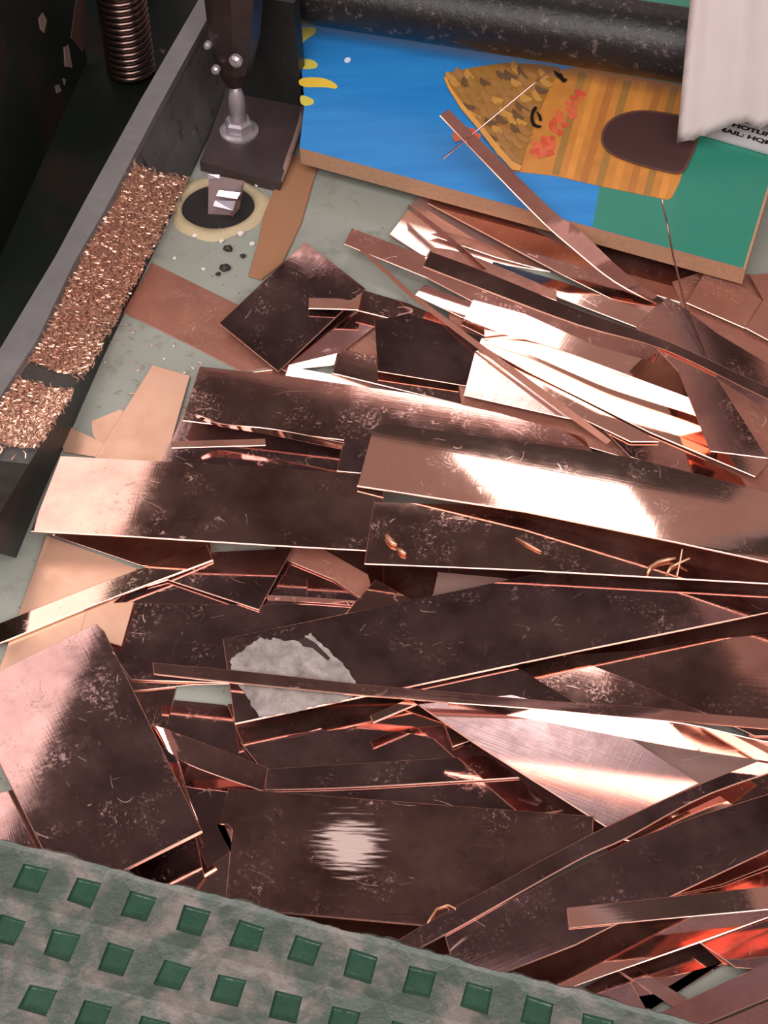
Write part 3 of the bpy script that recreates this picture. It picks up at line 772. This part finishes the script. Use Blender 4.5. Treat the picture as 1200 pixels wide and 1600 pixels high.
# ---- right and centre lower
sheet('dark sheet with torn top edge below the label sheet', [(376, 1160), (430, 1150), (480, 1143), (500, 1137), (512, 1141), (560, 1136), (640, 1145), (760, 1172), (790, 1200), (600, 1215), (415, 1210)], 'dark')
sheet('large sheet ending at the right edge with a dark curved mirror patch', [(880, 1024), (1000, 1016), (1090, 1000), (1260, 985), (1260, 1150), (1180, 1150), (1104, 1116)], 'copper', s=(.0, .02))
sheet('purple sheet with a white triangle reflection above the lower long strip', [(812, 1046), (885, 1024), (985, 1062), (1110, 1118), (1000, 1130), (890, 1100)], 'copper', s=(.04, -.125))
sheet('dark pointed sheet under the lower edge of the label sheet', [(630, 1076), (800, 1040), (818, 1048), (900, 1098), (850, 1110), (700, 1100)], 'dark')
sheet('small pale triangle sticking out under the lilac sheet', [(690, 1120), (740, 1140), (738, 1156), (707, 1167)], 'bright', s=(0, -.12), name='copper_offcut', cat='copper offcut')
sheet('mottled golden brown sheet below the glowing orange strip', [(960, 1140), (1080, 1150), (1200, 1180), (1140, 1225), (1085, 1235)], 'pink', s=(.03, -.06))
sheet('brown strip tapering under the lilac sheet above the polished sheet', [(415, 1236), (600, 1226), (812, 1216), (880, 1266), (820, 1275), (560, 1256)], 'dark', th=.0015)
bent_a = strip('dark strip bent at a bright crease below the label sheet', [(417, 1201), (560, 1192), (762, 1180)], [(414, 1234), (560, 1230), (812, 1215)], 'dark', th=.002)
bent_b = strip('raised end', [(236, 1132), (258, 1138), (330, 1165), (419, 1200)], [(232, 1150), (282, 1188), (340, 1212), (412, 1236)], 'copper', za=[.03, .026, .012, .001], zb=[.02, .018, .008, 0])
adopt(bent_b, bent_a, 'bent_end', 'brown raised end left of the crease')
sheet('lilac brushed sheet pointing to the lower right with bright sheen', [(652, 1100), (800, 1085), (935, 1120), (1093, 1224), (947, 1292), (740, 1160)], 'brushed', s=(.03, -.165), th=.002)
sheet('dark sheet edge at the bottom under the polished sheet', [(330, 1400), (440, 1422), (690, 1444), (780, 1430), (780, 1530), (640, 1520), (330, 1500)], 'copper', s=(0, .03))
notched = sheet('big dark notched sheet with a round polished patch', [(357, 1231), (560, 1247), (928, 1275), (926, 1303), (700, 1440), (665, 1446), (430, 1425), (352, 1410), (359, 1332), (364, 1298), (356, 1289), (340, 1287)], 'dark', th=.003)
# ---- lower right
sheet('curved dark pink sheet with a white rim at the lower right', [(1085, 1478), (1150, 1440), (1260, 1420), (1230, 1500), (1185, 1518), (1130, 1508)], 'copper', s=(.1, .2))
sheet('added dark sheet shading the deep gap at the lower right', [(880, 1560), (990, 1500), (1090, 1470), (1130, 1505), (1040, 1528), (985, 1535), (1010, 1580), (930, 1600)], 'dark')  # dark sheet put in for shade over the bright floor
sheet('dark sheet beside the floor gap at the right edge', [(1090, 1470), (1260, 1420), (1260, 1520), (1150, 1512)], 'dark')
strip('brown strip crossing the floor gap at the lower right', [(990, 1508), (1074, 1560)], [(960, 1512), (1055, 1575)], 'copper')
sheet('dark strip sheet under the wide lower right sheet', [(777, 1524), (960, 1446), (1100, 1400), (1260, 1380), (1260, 1412), (1105, 1468), (870, 1550), (800, 1560)], 'copper', s=(0, .03), th=.002)
sheet('thin lit sheet edge below the wide lower right sheet', [(1040, 1402), (1128, 1352), (1260, 1296), (1260, 1330), (1128, 1382)], 'bright', s=(0, .1))
sheet('whitish lilac strip end above the wide lower right sheet', [(975, 1312), (1125, 1243), (1145, 1257), (1008, 1320)], 'bright', s=(.04, -.17), name='copper_offcut', cat='copper offcut')
sheet('wide scuffed dark sheet filling the lower right', [(694, 1459), (840, 1384), (984, 1313), (1100, 1271), (1260, 1222), (1260, 1298), (1050, 1400), (900, 1476), (777, 1524), (707, 1503)], 'dark', th=.002)
strip('short strip with a dark to white sheen at the lower right edge', [(886, 1418), (1026, 1403), (1200, 1384), (1280, 1372)], [(889, 1450), (1026, 1437), (1200, 1421), (1280, 1412)], 'bright', th=.0015, za=[.001, 0, 0, 0], zb=[0, 0, .0055, .007])
sheet('flat sheet in the bottom right corner with a pale cut edge', [(1015, 1590), (1110, 1545), (1260, 1475), (1260, 1535), (1098, 1602), (1000, 1640)], 'dark', th=.003)
sheet('second sheet in the bottom right corner under the treadle side', [(1080, 1612), (1140, 1590), (1260, 1538), (1260, 1600), (1120, 1650)], 'dark', th=.003)
strip('long dark strip slanting up to the right across the polished sheet', [(612, 1475), (680, 1434), (870, 1331), (948, 1291), (1093, 1225), (1260, 1160)], [(645, 1487), (722, 1446), (900, 1346), (978, 1310), (1110, 1240), (1260, 1190)], 'dark', th=.0025)
# ---- label sheet and strips over it
gl_ = sheet('big dark sheet with a torn white label at its left end', [(348, 998), (600, 946), (840, 896), (1260, 905), (1260, 945), (920, 1014), (640, 1073), (367, 1131)], 'dark', th=.0025, z0=.031)
# torn label lies on that sheet
n = NT('label_residue'); v = n.mapping()
c = n.mix(n.rampv(n.noise(v, 45, 7, .7, .5), [(.35, 0), (.65, 1)]), lin(112, 102, 99), lin(158, 148, 144))
c = n.mix(n.rampv(n.noise(v, 130, 4, .7), [(.62, 0), (.68, .6)]), c, lin(88, 66, 60)); n.bump(n.noise(v, 80, 6, .7), .6, .002); M['label'] = n.set(c, .6)
lab = [(360, 1035), (365, 1025), (374, 1021), (384, 1011), (396, 1003), (408, 997), (420, 1000), (428, 996), (440, 1002), (458, 1001), (470, 1004), (478, 994), (487, 989), (494, 999), (505, 1008), (514, 1016), (522, 1026), (534, 1036), (545, 1049), (557, 1064), (551, 1090), (520, 1099), (490, 1104), (470, 1110), (440, 1116), (405, 1119), (396, 1106), (386, 1090), (374, 1074), (362, 1050)]
rj = random.Random(4); lab2 = []
for (xa, ya), (xb, yb) in zip(lab, lab[1:]+lab[:1]):
    for q in range(3): lab2.append((xa+(xb-xa)*q/3+rj.uniform(-1.8, 1.8), ya+(yb-ya)*q/3+rj.uniform(-1.8, 1.8)))
lab = lab2
lab_o = sheet('torn greyish white label stuck on the big dark sheet', lab, 'label', th=.0005, name='torn_label', cat='label')
M['inkspot'] = plain('label_hole', (.03, .016, .014, 1), .5)
tear_o = sheet('dark torn gap in the label near its upper corner', [(466, 1000), (478, 996), (492, 1004), (504, 1016), (516, 1028), (512, 1032), (500, 1022), (488, 1012), (474, 1010)], 'inkspot', th=.0003, name='label_tear', cat='label')
adopt(tear_o, lab_o, 'label_tear', 'dark torn gap')
strip('small short bar propped below the long thin strip', [(578, 1118), (640, 1090)], [(583, 1129), (652, 1100)], 'copper', th=.003)
strip('glowing orange strip on edge under the long thin strip', [(640, 1094), (840, 1108), (940, 1118), (1080, 1132), (1200, 1160), (1260, 1170)], [(700, 1104), (840, 1126), (975, 1153), (1100, 1176), (1200, 1190), (1260, 1200)], 'bright', stand=.85)
strip('long thin strip lying over the torn label and running right', [(238, 1035), (380, 1048), (560, 1068), (640, 1075), (850, 1094), (1010, 1104), (1130, 1117), (1260, 1126)], [(240, 1053), (360, 1066), (550, 1085), (640, 1092), (760, 1104), (900, 1116), (1110, 1131), (1260, 1144)], 'copper', th=.003, za=.002)
# ---- tall left sheet
sheet('tall dark sheet at the lower left with a thick right edge', [(-60, 1070), (0, 1047), (150, 974), (163, 986), (316, 1298), (180, 1366), (66, 1326), (-15, 1165), (-60, 1150)], 'dark', th=.005, s=(.012, .0))
wire('thin copper sliver beside the thick edge of the tall left sheet', [(268, 1168), (280, 1195), (292, 1240), (310, 1285)], [.03, .032, .032, .03], .0012)
# ---- square sheet and its neighbours, upper left
sheet('dark sheet streaked brown right of the square sheet', [(520, 485), (533, 490), (637, 512), (622, 560), (500, 570)], 'dull', s=(.0, .04))
sheet('dark scratched sheet below the lower edge of the square sheet', [(430, 572), (470, 530), (560, 470), (600, 500), (533, 550), (450, 582)], 'dark')
sheet('brown pointed offcut behind the bent flag strip', [(612, 562), (645, 530), (690, 545), (740, 565), (730, 590), (640, 575)], 'copper', s=(.05, .1), name='copper_offcut', cat='copper offcut')
sheet('thin pink sliver left of the white sliver under the square sheet', [(378, 580), (424, 572), (426, 578), (380, 584)], 'pink', s=(0, .05), name='copper_sliver', cat='copper sliver')
sheet('square dark scratched sheet standing on its corner in view', [(477, 377), (572, 451), (435, 581), (342, 505)], 'dark', s=(-.02, .085), th=.0025)
sheet('white reflecting sliver under the square sheet', [(450, 570), (528, 551), (523, 570), (455, 577)], 'pink', aim='W', name='copper_sliver', cat='copper sliver')
sheet('pink white strip wedged above the lilac topped sheet', [(450, 572), (528, 586), (640, 611), (650, 630), (530, 602), (444, 590)], 'pink', aim='W', name='copper_strip', cat='copper strip')
sheet('brown strip sheet running right from under the white sliver', [(533, 545), (640, 566), (770, 594), (760, 640), (720, 632), (519, 583)], 'copper', s=(0, .03))
flag_a = sheet('tapering brown strip with a bent bright flag end over the square sheet', [(568, 453), (637, 473), (700, 500), (748, 536), (672, 513), (555, 484)], 'copper', s=(.02, .08), name='copper_strip', cat='copper strip')
flag_b = strip('flag end', [(482, 465), (530, 466), (548, 468), (566, 455)], [(482, 482), (530, 483), (553, 484), (560, 484)], 'bright', za=.001, zb=.0035)
adopt(flag_b, flag_a, 'bent_end', 'bright bent flag end')
# ---- dark mat of sheets below the board, far right
sheet('dark sheet in shade under the edge of the board', [(880, 372), (905, 372), (1105, 415), (1115, 440), (1073, 476), (990, 450)], 'dark')
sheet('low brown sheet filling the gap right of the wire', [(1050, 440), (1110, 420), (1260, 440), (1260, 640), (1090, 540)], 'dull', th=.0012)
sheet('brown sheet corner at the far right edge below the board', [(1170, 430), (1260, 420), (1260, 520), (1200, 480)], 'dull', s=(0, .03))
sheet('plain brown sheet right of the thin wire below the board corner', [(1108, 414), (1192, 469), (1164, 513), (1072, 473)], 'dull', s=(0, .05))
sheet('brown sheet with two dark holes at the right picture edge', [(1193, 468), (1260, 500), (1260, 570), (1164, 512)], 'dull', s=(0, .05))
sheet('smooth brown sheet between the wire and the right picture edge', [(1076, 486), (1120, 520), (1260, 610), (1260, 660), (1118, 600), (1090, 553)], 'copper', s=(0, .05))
sheet('brown sheet under the lower right part of the long dark strip', [(1112, 588), (1260, 630), (1260, 790), (1195, 715)], 'copper', s=(0, .06))
# ---- big bright stack
sheet('broad brown sheet added to hide lit floor under the white stack at the right', [(700, 485), (1000, 520), (1200, 640), (1260, 800), (1000, 722), (722, 640)], 'dull', th=.0012)  # added so that no lit floor shows through the stack
sheet('added dark sheet shading the gap behind the brown strip sheet', [(585, 500), (640, 490), (765, 530), (740, 605), (590, 580)], 'dark', s=(0, .1), th=.0012)  # added to stand in for the darkness of this gap
sheet('brown tapering sheet under the cracked gap at the right', [(940, 668), (1016, 676), (1180, 756), (1260, 800), (1083, 745), (985, 714)], 'copper', s=(.0, .04))
sheet('curled copper offcut with ribbed face left of the white sheets', [(663, 444), (735, 472), (760, 500), (722, 496), (648, 461)], 'copper', s=(.0, .12), bend=(650, 470, 740, 500, -4.0), name='copper_offcut', cat='copper offcut')
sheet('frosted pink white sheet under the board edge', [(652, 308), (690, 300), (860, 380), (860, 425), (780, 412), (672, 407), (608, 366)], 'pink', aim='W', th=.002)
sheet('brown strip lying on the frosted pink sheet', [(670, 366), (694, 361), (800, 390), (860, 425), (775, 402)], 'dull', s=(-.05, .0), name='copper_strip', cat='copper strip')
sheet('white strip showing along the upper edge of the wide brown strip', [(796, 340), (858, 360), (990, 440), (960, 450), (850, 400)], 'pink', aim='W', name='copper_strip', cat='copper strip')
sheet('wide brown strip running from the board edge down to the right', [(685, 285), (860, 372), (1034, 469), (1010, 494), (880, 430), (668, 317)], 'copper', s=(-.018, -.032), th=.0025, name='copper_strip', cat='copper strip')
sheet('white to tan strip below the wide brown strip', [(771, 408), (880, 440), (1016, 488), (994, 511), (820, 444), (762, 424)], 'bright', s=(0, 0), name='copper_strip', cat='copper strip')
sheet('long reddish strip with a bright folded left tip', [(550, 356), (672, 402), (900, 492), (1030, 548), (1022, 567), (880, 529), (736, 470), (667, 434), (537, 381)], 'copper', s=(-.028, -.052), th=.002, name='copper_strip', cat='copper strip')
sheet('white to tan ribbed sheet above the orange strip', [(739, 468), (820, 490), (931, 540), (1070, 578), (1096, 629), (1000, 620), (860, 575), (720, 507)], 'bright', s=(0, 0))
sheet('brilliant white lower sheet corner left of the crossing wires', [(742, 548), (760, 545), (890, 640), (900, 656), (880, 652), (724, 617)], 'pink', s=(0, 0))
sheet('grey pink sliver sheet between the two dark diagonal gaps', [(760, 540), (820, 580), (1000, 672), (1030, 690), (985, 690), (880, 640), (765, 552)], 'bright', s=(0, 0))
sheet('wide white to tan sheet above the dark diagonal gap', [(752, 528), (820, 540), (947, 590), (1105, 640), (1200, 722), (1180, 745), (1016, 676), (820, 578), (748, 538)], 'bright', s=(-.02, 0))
strip('orange glowing strip standing on edge across the white sheets', [(757, 514), (813, 526), (896, 553), (1000, 592), (1100, 629), (1140, 645)], [(750, 531), (820, 550), (947, 604), (1020, 628), (1105, 654), (1140, 668)], 'bright', stand=.95)
sheet('brown sheet with a dark mirrored band below the wire', [(1043, 464), (1078, 486), (1120, 590), (1200, 716), (1110, 705), (1060, 580), (994, 511)], 'copper', s=(.0, .0))
strip('dark brown strip just above the long polished strip', [(675, 386), (722, 394), (800, 424), (870, 455)], [(664, 402), (722, 412), (800, 444), (870, 470)], 'dull')
strip('long polished dark strip running to the right picture edge', [(672, 392), (763, 426), (905, 484), (1042, 532), (1200, 604), (1270, 634)], [(661, 416), (760, 454), (905, 508), (1042, 548), (1200, 624), (1270, 655)], 'copper', th=.0025, za=[.005]*6)
strip('thin dark strip on edge crossing the frosted pink sheet', [(640, 318), (700, 365), (762, 420)], [(636, 325), (694, 371), (750, 422)], 'dark', za=.012, th=.0012)
strip('slender brown strip leaning from the pile onto the painted board', [(701, 170), (780, 247), (868, 332), (905, 358), (980, 428), (1062, 484)], [(687, 180), (765, 262), (846, 345), (895, 388), (960, 440), (1036, 480)], 'copper', za=[.12, .092, .06, .045, .02, .006], zb=[.124, .096, .063, .047, .021, .006], th=.002)
# ---- middle: lilac topped sheet, half lit sheet, bowed sheet
sheet('dark sheet carrying the little bright strip', [(283, 655), (560, 688), (560, 742), (250, 724)], 'dark', th=.0015)
sheet('lilac topped dark sheet with bowed upper edge', [(312, 572), (450, 587), (640, 614), (780, 645), (912, 682), (930, 715), (760, 715), (590, 694), (285, 657)], 'copper', s=(0, .014), bend=(285, 657, 760, 725, -.1), th=.0018)
strip('narrow strip on edge with a hooked left tip', [(307, 648), (326, 655), (345, 663), (430, 671), (538, 692)], [(305, 652), (326, 661), (345, 667), (432, 682), (535, 703)], 'copper', za=[.018, .012, .008, .008, .008], zb=[.014, .004, 0, 0, 0])
strip('little bright strip lying alone on the dark sheet', [(267, 689), (414, 685)], [(268, 700), (415, 696)], 'bright', th=.0015, zb=.0006)
sheet('tiny dark sheet corner left of the bowed sheet', [(538, 683), (580, 688), (570, 740), (526, 736)], 'dark', name='copper_offcut', cat='copper offcut')
sheet('wide sheet half pale orange and half dark at the left', [(94, 712), (247, 720), (420, 731), (600, 742), (600, 862), (420, 852), (200, 838), (48, 830)], 'copper', th=.002)
sheet('purple sheen sheet with curled shavings below the bowed sheet', [(584, 784), (830, 790), (1061, 840), (1260, 870), (1260, 915), (1200, 912), (820, 891), (569, 881)], 'copper', s=(0, .0), bend=(570, 885, 1200, 915, -.3), th=.002)
sheet('long bowed sheet with rounded corner and pink white lower half', [(561, 750), (582, 672), (590, 664), (604, 661), (820, 690), (985, 714), (1100, 743), (1260, 785), (1260, 890), (1200, 878), (1061, 848), (820, 799), (558, 759)], 'bright', s=(.072, .0), bend=(590, 690, 1200, 800, .85), th=.0022)

strip('very thin strip crossing diagonally from the floor to the white sheets', [(561, 384), (610, 427), (650, 462), (750, 536), (870, 624), (955, 688)], [(559, 388), (606, 431), (645, 467), (744, 543), (864, 634), (948, 694)], 'dull', th=.001, za=.004)
# ---- wires in front of the board
wire('thin bright needle of copper leaning across the painted roof', [(858, 111), (830, 134), (760, 192), (692, 248)], [.185, .172, .135, .10], .0011)
wire('thin wire hanging from the board down to the pile', [(1034, 312), (1043, 352), (1052, 400), (1072, 482), (1084, 515)], [.12, .10, .085, .06, .05], .0014)
print('max pile height', HM.max())

# polished patch on the notched sheet: scoured roughness, lamp sheen put into its colour
pm = copper('copper_scoured', (.66, .37, .31, 1), (.40, .21, .18, 1), (.09, .19), .10, 1.3)
pn = pm.node_tree; pbs = pn.nodes['Principled BSDF']; lc = notched.matrix_world.inverted() @ P(548, 1352, .02)
tcn = pn.nodes.new('ShaderNodeTexCoord'); mpn = pn.nodes.new('ShaderNodeMapping'); mpn.vector_type = 'POINT'
mpn.inputs['Location'].default_value = (-lc.x*15, -lc.y*15, 0); mpn.inputs['Scale'].default_value = (15, 15, 0)
pn.links.new(tcn.outputs['Object'], mpn.inputs['Vector'])
nz = pn.nodes.new('ShaderNodeTexNoise'); nz.inputs['Scale'].default_value = 1.0; nz.inputs['Detail'].default_value = 4
mz = pn.nodes.new('ShaderNodeMapping'); mz.inputs['Scale'].default_value = (30, 330, 1); pn.links.new(tcn.outputs['Object'], mz.inputs['Vector']); pn.links.new(mz.outputs[0], nz.inputs['Vector'])
ln = pn.nodes.new('ShaderNodeVectorMath'); ln.operation = 'LENGTH'; pn.links.new(mpn.outputs[0], ln.inputs[0])
ad = pn.nodes.new('ShaderNodeMath'); ad.operation = 'MULTIPLY_ADD'; pn.links.new(nz.outputs['Fac'], ad.inputs[0]); ad.inputs[1].default_value = 1.0; pn.links.new(ln.outputs['Value'], ad.inputs[2])
rp = pn.nodes.new('ShaderNodeValToRGB'); rp.color_ramp.elements[0].position = .75; rp.color_ramp.elements[0].color = (1, 1, 1, 1); rp.color_ramp.elements[1].position = 1.75; rp.color_ramp.elements[1].color = (0, 0, 0, 1)
pn.links.new(ad.outputs[0], rp.inputs[0])
for sock, val in (('Roughness', (.46, .46, .46, 1)), ('Base Color', (1.0, .80, .73, 1))):
    old = pbs.inputs[sock].links[0].from_socket; mx = pn.nodes.new('ShaderNodeMix'); mx.data_type = 'RGBA'
    pn.links.new(rp.outputs[0], mx.inputs[0]); pn.links.new(old, mx.inputs[6]); mx.inputs[7].default_value = val; pn.links.new(mx.outputs[2], pbs.inputs[sock])
notched.data.materials[0] = pm

# ------------------------------------------------------------------ copper swarf on the machine foot
def ledge(t, w_):
    ro_, rp_, sp_, bp_ = foot_pts(t); hz = max(.006, .09*max(0, (sp_[1]-520)/280)+.008)
    sk = P(*sp_, min(hz, .11)); ri = P(*rp_, .105); mid = (sk+ri)/2 - EZ*.008
    return sk.lerp(mid, w_*2) if w_ < .5 else mid.lerp(ri, w_*2-1)
M['swarf'] = plain('copper_swarf', (.86, .48, .36, 1), .38, .8, var=.35, scale=60)
M['swarfbed'] = plain('copper_dust', (.42, .22, .16, 1), .6, .3, var=.5, scale=90, bump=.8)
rs = random.Random(21)
def tpix(v_):                                             # parameter along the foot for a picture row (middle of the ledge)
    lo, hi = 0.0, 1.0
    for _ in range(30):
        m_ = (lo+hi)/2; q_ = foot_pts(m_); y_ = (q_[1][1]+q_[2][1])/2
        lo, hi = (m_, hi) if y_ > v_ else (lo, m_)
    return lo
T_a, T_b, T_c, T_d = tpix(690), tpix(600), tpix(575), tpix(265)
bm = bmesh.new()
for ta, tb in ((T_a, T_b), (T_c, T_d)):                   # thin lumpy dust layer
    nt, nw = int((tb-ta)*140)+2, 14; g = []
    for i in range(nt+1):
        row = []
        for k in range(nw+1):
            e = min(i, nt-i)/3; t_ = ta+(tb-ta)*i/nt + rs.uniform(-.002, .002); ww = .03+.94*k/nw
            row.append(bm.verts.new(ledge(t_, ww) + EZ*(.0008 + (rs.uniform(0, .004) if 0 < k < nw and e > 0 else -.001))))
        g.append(row)
    for a_, b_ in zip(g, g[1:]):
        for k in range(nw): bm.faces.new((a_[k], a_[k+1], b_[k+1], b_[k]))
dust = part('copper_dust_layer', bm, 'swarfbed', None)
tag(dust, 'brown copper dust caked on the sloping machine foot', 'dust', kind='stuff')
bm = bmesh.new()
def sliver(p, d, up, L, wd, curl):
    sdv = d.cross(up).normalized()*wd; prev = None
    for q in range(4):
        x = q/3-.5; c_ = p + d*(L*x) + up*(.002 + curl*(.25-x*x)*4) + sdv*(math.sin(q*2.0)*.8)
        a_ = bm.verts.new(c_ - sdv*.5); b_ = bm.verts.new(c_ + sdv*.5 + up*wd*.4)
        if prev: bm.faces.new((prev[0], prev[1], b_, a_))
        prev = (a_, b_)
for k in range(4600):
    lo_, hi_ = ((T_a, T_b) if rs.random() < .3 else (T_c, T_d))
    t_ = lo_ + (hi_-lo_)*rs.random(); ww = rs.uniform(.02, .98)
    if rs.random() < .03: t_ -= rs.uniform(.0, .03)
    p = ledge(t_, ww); nrm = (ledge(t_, min(1, ww+.02))-ledge(t_, ww-.02)).cross(ledge(t_+.01, ww)-p).normalized()
    if nrm.z < 0: nrm = -nrm
    base_d = (ledge(t_, min(1, ww+.02))-ledge(t_, ww-.02)).normalized()
    d = (base_d*rs.uniform(.5, 1) + (ledge(t_+.01, ww)-p).normalized()*rs.uniform(-1.2, 1.6)).normalized()
    sliver(p + nrm*rs.uniform(.001, .003), d, nrm, rs.choice((.5, 1, 1, 1.5))*rs.uniform(.004, .010), rs.uniform(.0006, .0019), rs.uniform(0, .005))
sw = part('copper_swarf', bm, 'swarf', None)
tag(sw, 'bright copper swarf slivers lying along the machine foot', 'swarf', kind='stuff')

# crumbs on the floor near the hole and loose curled shavings
M['crumb'] = plain('pale_crumb', lin(206, 196, 184), .6); M['darkcrumb'] = plain('dark_crumb', lin(40, 34, 30), .6)
def crumb(u, v_, r, mat, label, z=.0):
    b_ = bmesh.new(); bmesh.ops.create_icosphere(b_, subdivisions=1, radius=r)
    for q in b_.verts: q.co = Vector((q.co.x*rs.uniform(.7, 1.4), q.co.y*rs.uniform(.7, 1.3), q.co.z*rs.uniform(.5, .8))) + P(u, v_, z+r*.5)
    o = part('floor_crumb', b_, mat, None); tag(o, label, 'crumb', 'crumbs on the floor below the hole'); return o
for u, v_, r in ((377, 364, .0055), (305, 368, .005), (402, 288, .004), (394, 381, .004), (346, 376, .004), (273, 403, .003), (318, 420, .003)):
    crumb(u, v_, r, 'crumb', 'pale crumb of filler on the grey floor around the round hole')
for u, v_, r in ((357, 388, .007), (352, 418, .007), (341, 428, .004), (344, 356, .004), (380, 400, .004)):
    crumb(u, v_, r, 'darkcrumb', 'dark crumb of grime on the grey floor below the round hole')
bm = bmesh.new()
for k in range(90):
    u = rs.uniform(150, 330); v_ = rs.uniform(420, 680)
    p = P(u, v_, .0006); i_, j_ = int((p.x-X0)/RES), int((p.y-Y0)/RES)
    if HM[i_, j_] > .0005: continue
    d = Vector((rs.uniform(-1, 1), rs.uniform(-1, 1), 0)).normalized(); sliver(p, d, EZ, rs.uniform(.004, .012), .001, .001)
fs_ = part('floor_slivers', bm, 'swarf', None); tag(fs_, 'fine copper slivers sprinkled on the grey floor at the left', 'swarf', kind='stuff')
def hm(u, v_):
    for z in np.linspace(.15, 0, 301):                    # walk down the ray until it meets the pile
        p = P(u, v_, z)
        if HM[int((p.x-X0)/RES), int((p.y-Y0)/RES)] >= z: return z
    return 0.0
M['shaving'] = plain('pale_shaving', lin(216, 168, 134), .35, .7)
shav = [('short pale shaving on the left end of the purple sheen sheet', [(603, 836), (608, 842), (613, 848), (620, 852)], .003),
        ('second pale shaving beside it, lower on the purple sheen sheet', [(622, 858), (628, 862), (634, 866)], .003),
        ('pale shaving at the middle of the purple sheen sheet', [(806, 840), (824, 850), (838, 858), (846, 862)], .0016),
        ('hooked pale shaving near the right of the purple sheen sheet', [(1012, 896), (1016, 886), (1028, 878), (1044, 874), (1056, 872)], .0022),
        ('curved pale shaving right of the hooked one', [(1042, 896), (1048, 886), (1060, 880), (1078, 872)], .0018),
        ('thin straight shaving standing across the purple sheen sheet edge', [(1058, 900), (1062, 880), (1066, 858)], .0012),
        ('thin curled shaving on the dark end of the notched sheet', [(668, 1442), (682, 1420), (700, 1414), (712, 1420)], .0012)]
for lb, pts, r in shav:
    b_ = bmesh.new(); bm_tube(b_, [P(u, v_, hm(u, v_)+r+.0003) for u, v_ in pts], [r*.6]+[r]*(len(pts)-2)+[r*.6], 5)
    tag(part('copper_shaving', b_, 'shaving', None, True), lb, 'shaving')
